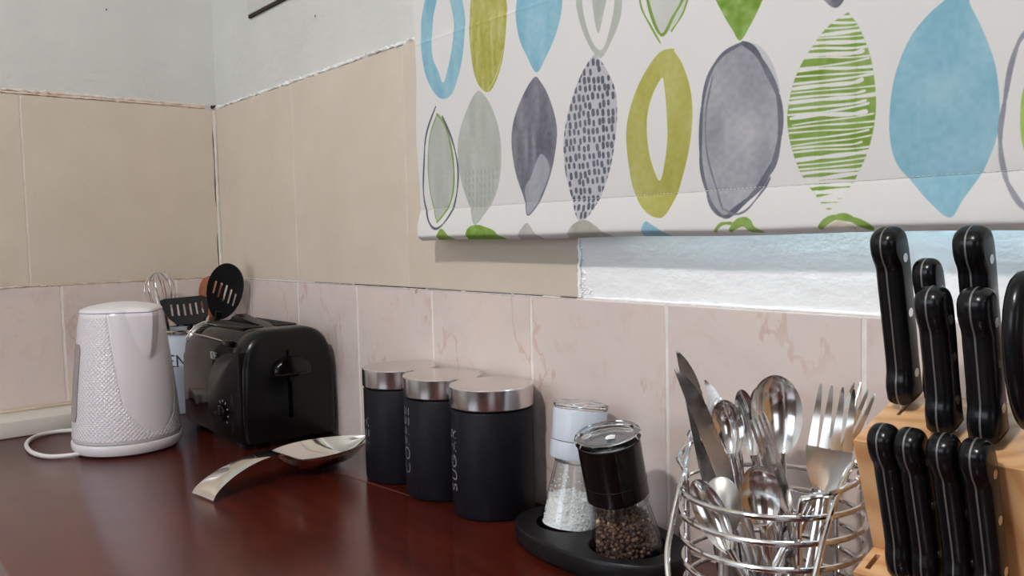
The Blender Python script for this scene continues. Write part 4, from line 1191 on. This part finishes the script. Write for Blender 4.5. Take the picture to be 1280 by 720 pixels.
obj('neck', lathe([(.0255, PG - .005), (.0268, PG - .004), (.0285, PG - .001), (.0290, PG + .0015), (.0275, PG + .0028), (.0235, PG + .0028), (.0235, PG - .005), (.0255, PG - .005)], 64), M_JAR, pep)
obj('cap', lathe([(0, PG), (.0250, PG + .0008), (.0262, PG + .0030), (.0290, PG + .0034), (.0288, PG + .0170), (.0288, PG + .0560), (0, PG + .0560)], 72), M_BLACK_GL, pep)
obj('cap_seam', lathe([(.0288, PG + .0172), (.0291, PG + .0176), (.0288, PG + .0180), (.0285, PG + .0176), (.0288, PG + .0172)], 72), M_BLACK_MT, pep)
obj('lid_disc', lathe([(0, PG + .0562), (.0282, PG + .0562), (.0284, PG + .0570), (0, PG + .0572)], 64), simple('smoky_disc', rgb(120, 124, 130), .25, var=.25, bscale=300), pep)
obj('lid', lathe([(0, PG + .0574), (.0290, PG + .0574), (.0305, PG + .0585), (.0308, PG + .0610), (.0298, PG + .0632), (.0270, PG + .0640), (.0240, PG + .0630), (.0205, PG + .0602), (.012, PG + .0590), (0, PG + .0588)], 72), M_CLEAR, pep)
b_ = bmesh.new(); bmesh.ops.create_icosphere(b_, subdivisions=2, radius=.0036)
for v in b_.verts: v.co = v.co + mnoise.noise_vector(v.co * 300) * .0022; v.co.z *= .35; v.co.x *= 1.3
o = obj('salt_flake', b_, M_SALT, pep); o.location = (.002, -.004, PG + .0606)

# ------------------------------------------------------------------ wire cutlery basket
BC = Vector((1.318, -.1060, .0003))
fh = Vector((CF.x, CF.y, 0)); 
dv = Vector((BC.x - CAM.x, BC.y - CAM.y, 0)).normalized(); rv = Vector((dv.y, -dv.x, 0))    # away from the viewer / to the right
BR = .0630; WR = .0021
basket = thing('cutlery_basket', 'round chromed wire basket full of cutlery by the knife block', 'basket', BC)
def bp(ang, r, z):        # angle from the side facing the viewer, anticlockwise to the right
    a = math.radians(ang); return rv * (math.sin(a) * r) - dv * (math.cos(a) * r) + Vector((0, 0, z))
def ring(r, z, wr=WR): return tube([bp(360 * k / 72, r, z) for k in range(72)], wr, 10, closed=True)
zr = [.1205, .1030, .0850, .0665, .0480, .0295, .0100]
rr_ = [.0655, .0650, .0645, .0635, .0625, .0610, .0590]
for z, r in zip(zr, rr_): obj('ring', ring(r, z), M_WIRE, basket)
for k in range(5):
    x = (-.04 + .02 * k); L = math.sqrt(.058 ** 2 - x * x)
    obj('floor_wire', tube([rv * x - dv * L + Vector((0, 0, .0075)), rv * x + dv * L + Vector((0, 0, .0075))], .0015, 8), M_WIRE, basket)
UR = .0655 - .0042
def upright(ang, ztop, zin=0): return [bp(ang, .0550, .0045), bp(ang, UR - .006, .006), bp(ang, UR - .003, .012), bp(ang, UR - .001, .05), bp(ang, UR, ztop)]
PKR, PKL = 62, -122       # peaks of the two arched frames
def arch(a0, apk, a1, zpk, zs_):
    P = upright(a0, zs_ - .010)[1:]
    n = 7
    P += [bp(a0 + (apk - a0) * .12, UR + .001, zs_)]
    P += [bp(a0 + (apk - a0) * t, .0665, zs_ + (zpk - zs_) * t) for t in (.35, .65, .9)]
    P += [bp(apk, .0690, zpk + .003)]
    P += [bp(apk + (a1 - apk) * t, .0715, zpk + (zs_ - zpk) * t) for t in (.1, .35, .65)]
    P += [bp(a1 + (apk - a1) * .12, UR + .006, zs_ - .002)]
    P += upright(a1, zs_ - .010)[1:][::-1]
    return P
obj('arched_frame', tube(spline(arch(17, PKR, 128, .1410, .1330), 5), WR * 1.05, 10), M_WIRE, basket)
obj('arched_frame', tube(spline(arch(-76, PKL, -158, .1460, .1350), 5), WR * 1.05, 10), M_WIRE, basket)
# fallen bail handle hooked on the two peaks
pk1 = bp(PKR, .0690, .1440); pk2 = bp(PKL, .0690, .1490)
hpts = [pk1 + Vector((0, 0, -.010)) - rv * .004, pk1 + Vector((0, 0, .0035)), at(1066, 580, Z=.575) - BC, at(1046, 622, Z=.553) - BC, at(1030, 672, Z=.540) - BC, at(1018, 722, Z=.530) - BC, at(1000, 780, Z=.522) - BC, at(950, 812, Z=.520) - BC, at(890, 800, Z=.535) - BC, at(845, 755, Z=.565) - BC, at(834, 700, Z=.585) - BC, at(840, 655, Z=.600) - BC, at(852, 600, Z=.618) - BC, pk2 + Vector((0, 0, .0035)), pk2 + Vector((0, 0, -.008)) + rv * .004]
obj('bail_handle', tube(spline(hpts, 8), WR, 10), M_WIRE, basket)
obj('hinge_loop', tube([pk1 + Vector((.0045 * math.cos(a), 0, .0045 * math.sin(a))) for a in np.linspace(0, 2 * PI, 17)[:-1]], .0013, 8, closed=True), M_WIRE, basket)
obj('hinge_loop', tube([pk2 + Vector((.0045 * math.cos(a), 0, .0045 * math.sin(a))) for a in np.linspace(0, 2 * PI, 17)[:-1]], .0013, 8, closed=True), M_WIRE, basket)
for k in range(3):
    obj('foot', tube([bp(120 * k + 30, .056, .0), bp(120 * k + 30, .056, .010)], .0032, 10), M_WIRE, basket)

# cutlery; each piece: local z from the handle end up, y away from the viewer
def strip(rows_top, thick, bm=None):
    """closed sheet from rows of centre points (x,y,z), thickened along y"""
    bm = bm or bmesh.new()
    A = grid_mesh(bm, rows_top); B = grid_mesh(bm, [[(p_[0], p_[1] + th_, p_[2]) for p_, th_ in zip(r, ([thick] * len(r)) if not callable(thick) else [thick(p_) for p_ in r])] for r in rows_top])
    n, c = len(A), len(A[0])
    lp = lambda V: [V[0][j] for j in range(c)] + [V[i][-1] for i in range(1, n)] + [V[-1][j] for j in range(c - 2, -1, -1)] + [V[i][0] for i in range(n - 2, 0, -1)]
    a, b = lp(A), lp(B)
    for i in range(len(a)):
        j = (i + 1) % len(a); bm.faces.new((a[i], a[j], b[j], b[i]))
    return bm
def handle_mesh(L, w0, w1, th=.0018, crown=.0012, curve=.004):
    rows = []
    for t in np.linspace(0, 1, 22):
        hw = w0 + (w1 - w0) * min(1, t * 1.15) ** .8
        if t < .06: hw *= math.sqrt(max(.05, 1 - ((.06 - t) / .06) ** 2))
        y = curve * math.sin(PI * t) 
        rows.append([(hw * s, y - crown * (1 - s * s), L * t) for s in np.linspace(-1, 1, 7)])
    return strip(rows, th)
def spoon(name, label, cat, group, bottom, top, roll=0.0, bl=.066, bw=.042, depth=.0085, back=False, mat=None, hw=(.0095, .0042)):
    mat = mat or M_STEEL
    zax = top - bottom; L = zax.length; m = frame(bottom, zax, dv) @ Matrix.Rotation(math.radians(roll), 4, 'Z')
    t_ = thing(name, label, cat, matrix=m, group=group)
    hl = L - bl; obj('handle', handle_mesh(hl + .003, hw[0], hw[1]), mat, t_)
    rows = []
    for t in (1 - np.cos(np.linspace(0, PI, 30))) / 2:
        a = min(1.0, max(0.0, t)); prof = math.sqrt(max(0.0, 1 - (2 * a ** 1.15 - 1) ** 2))
        w_ = max(bw / 2 * prof, hw[1] * (1 - t * 6) if t < .12 else .0006)
        d = depth * math.sin(PI * min(1, a * .98 + .01)) ** .8
        rows.append([(w_ * s, (d * (1 - abs(s) ** 2.2)) * (1 if not back else -1), hl + bl * t) for s in np.linspace(-1, 1, 13)])
    obj('bowl', strip(rows, .0010), mat, t_, angle=60)
    return t_
def fork(name, label, group, bottom, top, roll=0.0, hw=(.0085, .0040), wd=.0245, tl=.052, back=False, mat=None):
    mat = mat or M_STEEL
    zax = top - bottom; L = zax.length; m = frame(bottom, zax, dv) @ Matrix.Rotation(math.radians(roll), 4, 'Z')
    t_ = thing(name, label, 'fork', matrix=m, group=group)
    hl = L - tl - .034; obj('handle', handle_mesh(hl + .003, hw[0], hw[1]), mat, t_)
    sg = -1 if back else 1
    rows = []
    for t in np.linspace(0, 1, 12):
        w_ = hw[1] + (wd / 2 - hw[1]) * (1 - (1 - t) ** 2.0) ** .8
        rows.append([(w_ * s, sg * (.0025 * math.sin(PI * t * .5)) - sg * .001 * s * s, hl + .034 * t) for s in np.linspace(-1, 1, 7)])
    obj('head', strip(rows, .0014), mat, t_, angle=60)
    tw_ = wd / 4 * .66; bm = None
    for k in range(4):
        cx = (k - 1.5) * (wd / 4 * 1.02) ; rows = []
        for t in np.linspace(0, 1, 14):
            w_ = tw_ / 2 * (1.15 - .75 * t ** 1.6); w_ = w_ if t < .97 else w_ * .5
            x = cx * (.97 - .04 * t); y = sg * (.0015 - .006 * t ** 1.3 + .005 * t ** 3)
            rows.append([(x + w_ * s, y, hl + .0335 + tl * t) for s in (-1, -.3, .3, 1)])
        obj('tine', strip(rows, .0016), mat, t_, angle=50)
    return t_
def table_knife(name, label, group, bottom, top, roll=0.0, mat=None, serr=True):
    mat = mat or M_STEEL2
    zax = top - bottom; L = zax.length; m = frame(bottom, zax, dv) @ Matrix.Rotation(math.radians(roll), 4, 'Z')
    t_ = thing(name, label, 'knife', matrix=m, group=group)
    bl = L * .50; hl = L - bl; obj('handle', handle_mesh(hl, .0085, .0052, th=.0034, crown=.0014, curve=.0005), mat, t_)
    rows = []
    for t in np.linspace(0, 1, 90):
        xl = -.0050 - .0010 * min(1, t * 8); xr = .0050 + .0036 * min(1, t * 5)
        if t > .55:
            q = (t - .55) / .45; xr = .0086 - .0132 * q ** 2.9
            xl = -.0060 + .0004 * q ** 3
        xr = max(xr, xl + .0010)
        if serr and .25 < t < .9: xr -= .00045 * (int(t * 89) % 2)
        th_ = 1
        rows.append([(xl + (xr - xl) * s, 0.0 + .0006 * s, hl - .002 + bl * t) for s in (0, .35, .7, 1)])
    obj('blade', strip(rows, .0012), mat, t_, angle=40)
    return t_
def fb(a, b, z=.0125): return BC + rv * a + dv * b + Vector((0, 0, z))     # a point on the basket floor
GK, GS, GF, GTS = 'table knives in the wire basket', 'tablespoons in the wire basket', 'forks in the wire basket', 'teaspoons in the wire basket'
def top(u, v, Z): return at(u, v, Z=Z)
b = fb(0.0091, 0.0042); table_knife('table_knife', 'table knife with wide grey blade, leftmost in the wire basket', GK, b, top(850, 455, 0.6471), 30)
b = fb(-0.0245, 0.0134); table_knife('table_knife', 'tallest table knife, its tip above the leftmost grey blade', GK, b, top(853, 433, 0.6567), 24)
b = fb(-0.0190, 0.0329); table_knife('table_knife', 'shorter pale table knife behind a spoon, third from the left', GK, b, top(889, 471, 0.6656), 6)
b = fb(0.0140, -0.0353); table_knife('table_knife', 'dark table knife with upright blade beside the knife block', GK, b, top(1079, 477, 0.6290), 72, mat=M_STEEL)
b = fb(-0.0083, 0.0087); spoon('tablespoon', 'small-bowled tablespoon in front of the third table knife', 'spoon', GS, b, top(904, 500, 0.6516), -14, bl=.044, bw=.0245)
b = fb(0.0143, 0.0106); spoon('tablespoon', 'largest upright tablespoon in the wire basket, bowl facing the room', 'spoon', GS, b, top(968, 469, 0.6400), 6, bl=.062, bw=.0375)
b = fb(0.0230, 0.0215); spoon('tablespoon', 'tablespoon seen nearly edge-on behind the largest upright spoon', 'spoon', GS, b, top(949, 483, 0.6640), -30, bl=.060, bw=.028)
b = fb(0.0100, 0.0370); spoon('tablespoon', 'brownish tablespoon seen edge-on, left of the largest spoon', 'spoon', GS, b, top(926, 487, 0.6860), -40, bl=.056, bw=.024)
b = fb(0.0405, -0.0019); fork('table_fork', 'fork seen at a slant crossing the front of the largest spoon', GF, b, top(948, 519, 0.6090), 62, wd=.025, tl=.042)
b = fb(0.0199, -0.0459); fork('table_fork', 'large fork with four upright tines in front of the tiles', GF, b, top(1047, 482, 0.6173), 0, wd=.0320, tl=.046)
b = fb(-0.0172, -0.0233); fork('table_fork', 'dark fork behind the large fork, beside the knife block', GF, b, top(1082, 484, 0.6360), 14, wd=.0245, tl=.046)
b = fb(0.0024, -0.0226); spoon('teaspoon', 'teaspoon with dark oval bowl at the front of the wire basket', 'spoon', GTS, b, top(947, 582, 0.5950), 2, bl=.046, bw=.0270, depth=.006, hw=(.0062, .0030))
b = fb(-0.0343, -0.0134); spoon('teaspoon', 'pale dull teaspoon between two darker teaspoons', 'spoon', GTS, b, top(902, 596, 0.6266), -8, bl=.046, bw=.0290, depth=.006, mat=mat_steel('dull_steel', (.78, .77, .73, 1), .32, 40), hw=(.0062, .0030), back=True)
b = fb(0.0078, -0.0494); spoon('teaspoon', 'teaspoon with dark bowl, lowest and leftmost in the wire basket', 'spoon', GTS, b, top(868, 600, 0.6180), -24, bl=.056, bw=.0270, depth=.008, hw=(.0062, .0030))

# ------------------------------------------------------------------ knife block
K0P = at(1065, 550, Z=.53); PHI = math.radians(19.5)
DD = Vector((0, math.cos(PHI), math.sin(PHI))); NN = Vector((0, -math.sin(PHI), math.cos(PHI)))
block = thing('knife_block', 'pine knife block with a stepped front at the right of the worktop', 'knife block', (K0P.x, 0, .0003))
def yz(P): return (P.y, P.z - .0003)
def down(P, z=.0003): t = (P.z - z) / math.cos(PHI); return P - NN * t
BW = .132; UP, LOW, STEP = .0690, .0800, .0280
p0 = K0P; pb = K0P + DD * UP; pf = K0P - NN * LOW; ps = pf - DD * STEP
bm = prism([yz(p0), yz(pb), yz(down(pb)), yz(down(p0))], 0, BW, 'x', bevel=.0012, segs=2)
blk = obj('main_block', bm, M_PINE, block, angle=15)
bm = prism([yz(pf - DD * .00005), yz(ps), yz(down(ps)), yz(down(pf - DD * .00005))], 0, BW, 'x', bevel=.0012, segs=2)
stp = obj('front_step', bm, M_PINE, block, angle=30)
def loc_on(x, d, n): return Vector((K0P.x + x, 0, 0)) + Vector((0, K0P.y, K0P.z)) + DD * d + NN * n
def slot_cutter(x, d0, d1, base_n, tilt, th=.0024, depth=.11):
    b_ = box((-th / 2, d0, -depth), (th / 2, d1, .01))
    me = bpy.data.meshes.new('c'); b_.to_mesh(me); b_.free(); o = bpy.data.objects.new('c', me); COL.objects.link(o)
    m = Matrix.Identity(4)
    for i in range(3): m[i][0] = (1, 0, 0)[i]; m[i][1] = DD[i]; m[i][2] = NN[i]; m[i][3] = loc_on(x, 0, base_n)[i]
    o.matrix_world = m; return o
# knives: where each enters the block (x across, d up the slope), handle length, sizes
HT = math.radians(12.5)                         # lean of the handles
HN = Vector((0, -math.sin(HT), math.cos(HT))); HD = Vector((0, math.cos(HT), math.sin(HT)))
big = []
for (u, v, ut, vt, kk) in ((1127, 506, 1112, 285, 0), (1172, 520, 1162, 325, 1), (1178, 548, 1157, 360, 2), (1226, 520, 1213, 284, 3), (1243, 566, 1220, 362, 4)):
    q = on_plane(u, v, K0P, NN) - K0P
    big.append([q.x, q.dot(DD), v, vt, kk])
print('big', [[round(a, 4) for a in r] for r in big])
big[0][0] += .0035; big[1][0:2] = [.0345, .050]; big[3][0:2] = [.0620, .0500]; big[4][0] -= .0055; big[2][1] += .006; big[4][1] += .0090
small = []
for (u, v) in ((1127, 706), (1160, 714), (1201, 723), (1241, 732)):
    q = on_plane(u, v, pf, NN) - pf; small.append([q.x, q.dot(DD)])
print('small', small)
cut = [slot_cutter(r[0], r[1] - .013, r[1] + .013, 0, 0) for r in big] + [slot_cutter(.0990, .018, .062, 0, 0, .006)]
subtract(blk, cut)
cut = [slot_cutter(s_[0] + .0050, -.0230, -.0060, -LOW, 0, .0030) for s_ in small] + [slot_cutter(.0068, -.0215, -.0060, -LOW, 0, .0034, .03)]
subtract(stp, cut)
M_TANG = simple('dull_tang', (.20, .195, .185, 1), .45, metal=.6)
def handle_outline(L, s=1.0, hook=.0075):
    """profile in (d, n): front is -d"""
    F = [(-.0080, 0), (-.0115, .003), (-.0128, .009), (-.0120, .016), (-.0096, .024), (-.0093, .044), (-.0094, L - .034), (-.0094, L - .026), (-.0094 - hook * .45, L - .0205), (-.0096 - hook * .75, L - .014), (-.0090 - hook * .70, L - .006), (-.0060 - hook * .3, L - .0012)]
    B = [(.0010, L), (.0070, L - .0030), (.0105, L - .010), (.0115, L - .022), (.0115, L * .6), (.0105, .030), (.0110, .012), (.0100, .002)]
    P = [(a * s, b_) for a, b_ in F + B]
    q = spline([Vector((a, b_, 0)) for a, b_ in P], 4, True)
    return [(v.x, v.y) for v in q]
def chef_knife(name, label, group, base, L, th, s, hook, blade_w=.020, blade_len=.09, blade_th=.0012, lean_=None):
    lean_ = HT if lean_ is None else lean_; HN = Vector((0, -math.sin(lean_), math.cos(lean_))); HD = Vector((0, math.cos(lean_), math.sin(lean_))); sh = math.sin(PHI - lean_)
    m = Matrix.Identity(4)
    for i in range(3): m[i][0] = (1, 0, 0)[i]; m[i][1] = HD[i]; m[i][2] = HN[i]; m[i][3] = base[i]
    t_ = thing(name, label, 'knife', matrix=m, group=group)
    P = handle_outline(L, s, hook)
    for sg in (-1, 1):
        a, b_ = (.0007, th / 2) if sg > 0 else (-th / 2, -.0007)
        n = len(P); area = sum(P[i][0] * P[(i + 1) % n][1] - P[(i + 1) % n][0] * P[i][1] for i in range(n)); sn = 1 if area > 0 else -1
        nr = []
        for i in range(n):
            tx_, ty_ = P[(i + 1) % n][0] - P[i - 1][0], P[(i + 1) % n][1] - P[i - 1][1]; ll = math.hypot(tx_, ty_) or 1
            nr.append((-ty_ / ll * sn, tx_ / ll * sn))
        rad = min(.0060, th * .38); xo = th / 2
        lay_ = [(.0006, 0.0)] + [(xo - rad + rad * math.sin(q), rad * (1 - math.cos(q)) * .75) for q in np.linspace(0.0, PI / 2 * .96, 8)]
        bm = bmesh.new(); rows = [[(sg * x, P[i][0] + nr[i][0] * ins, P[i][1] + nr[i][1] * ins) for i in range(n)] for x, ins in lay_]
        vs = grid_mesh(bm, rows, closed_u=True); bm.faces.new(vs[0]); bm.faces.new(vs[-1])
        obj('handle_scale', bm, M_HANDLE, t_, angle=50)
    cx = sum(p_[0] for p_ in P) / len(P); cy = L / 2
    obj('tang', prism([(cx + (x - cx) * 1.008, cy + (y - cy) * 1.0015) for x, y in P], -.00050, .00050, 'x'), M_TANG, t_)
    for y in (.020, L * .52, L - .020):
        obj('rivet', prism(ellipse(.0005 * s, y, .0030 * s ** .5, .0030 * s ** .5, 20), -th / 2 - .00025, th / 2 + .00025, 'x'), M_STEEL2, t_)
    bm = prism([(-blade_w * .45, .004), (blade_w * .45, .004), (blade_w * .40 + sh * blade_len * .7, -blade_len * .7), (-blade_w * .25 + sh * blade_len, -blade_len)], -blade_th / 2, blade_th / 2, 'x')
    obj('blade', bm, M_STEEL2, t_)
    return t_
GL, GSK = 'large knives in the upper tier of the block', 'steak knives in the lower tier of the block'
specs = [('leftmost large black-handled knife, one of the two tallest in the block', 4, .1265, .0168, .92, .0058),
         ('black-handled knife half hidden behind the second front handle', 8, .1130, .0140, .78, .0040),
         ('black-handled knife standing just right of the leftmost tall one', 3, .1120, .0165, .88, .0045),
         ('tall large black-handled knife at the back, nearer the scissors', 4, .1290, .0172, .92, .0060),
         ('black-handled knife in front of the tall one nearer the scissors', 3, .1130, .0172, .90, .0045)]
for r, (lab, gap, L, th, s, hk) in zip(big, specs):
    q = loc_on(r[0], r[1], gap * .001)
    lo, hi = .05, .2
    for _ in range(30):
        mid = (lo + hi) / 2
        if proj(q + HN * mid - HD * .006)[1] > r[3] + 1: lo = mid
        else: hi = mid
    L = mid; print('handle', lab[:20], round(L, 4), [round(k) for k in proj(q + HN * L)], [round(k) for k in proj(q)])
    chef_knife('kitchen_knife', lab, GL, q, L, th, s, hk)
sl = ['first steak knife from the basket end, above the empty slot', 'second steak knife from the basket end', 'third steak knife from the basket end', 'fourth steak knife, farthest from the wire basket']
for s_, lab in zip(small, sl):
    chef_knife('steak_knife', lab, GSK, loc_on(s_[0] + .0050, -.0160, -LOW + .0012), .1010, .0150, .80, .0058, .010, .060, .0010, lean_=math.radians(16.2))
# scissors in the wide slot at the back
sc_base = loc_on(.0990, .040, .0)
m = Matrix.Identity(4)
ax_s = (at(1276, 360, Z=.46) - CAM)
for i in range(3): m[i][0] = (1, 0, 0)[i]; m[i][1] = HD[i]; m[i][2] = HN[i]; m[i][3] = sc_base[i]
scs = thing('kitchen_scissors', 'black-handled kitchen scissors in the widest slot of the block', 'scissors', matrix=m)
for sg, nm in ((-1, 'near'), (1, 'far')):
    loop = [(0.0 + .0052 * sg * .35, sg * .0200 + .0195 * math.cos(a) * (1 + .12 * math.sin(a)), .056 + .040 * math.sin(a)) for a in np.linspace(0, 2 * PI, 33)[:-1]]
    obj('finger_loop', tube(loop, .0058, 12, closed=True), M_HANDLE, scs)
    obj('shank', tube(spline([(sg * .0028, 0, .0065), (sg * .0028, sg * .004, .014), (sg * .002, sg * .013, .030)], 4), lambda t: .0030 + .0025 * t, 10), M_HANDLE, scs)
    obj('blade', prism([(-.008, .004), (.008, .004), (.002 * sg, -.10)], sg * .0014 - .0009, sg * .0014 + .0009, 'x'), M_STEEL2, scs)
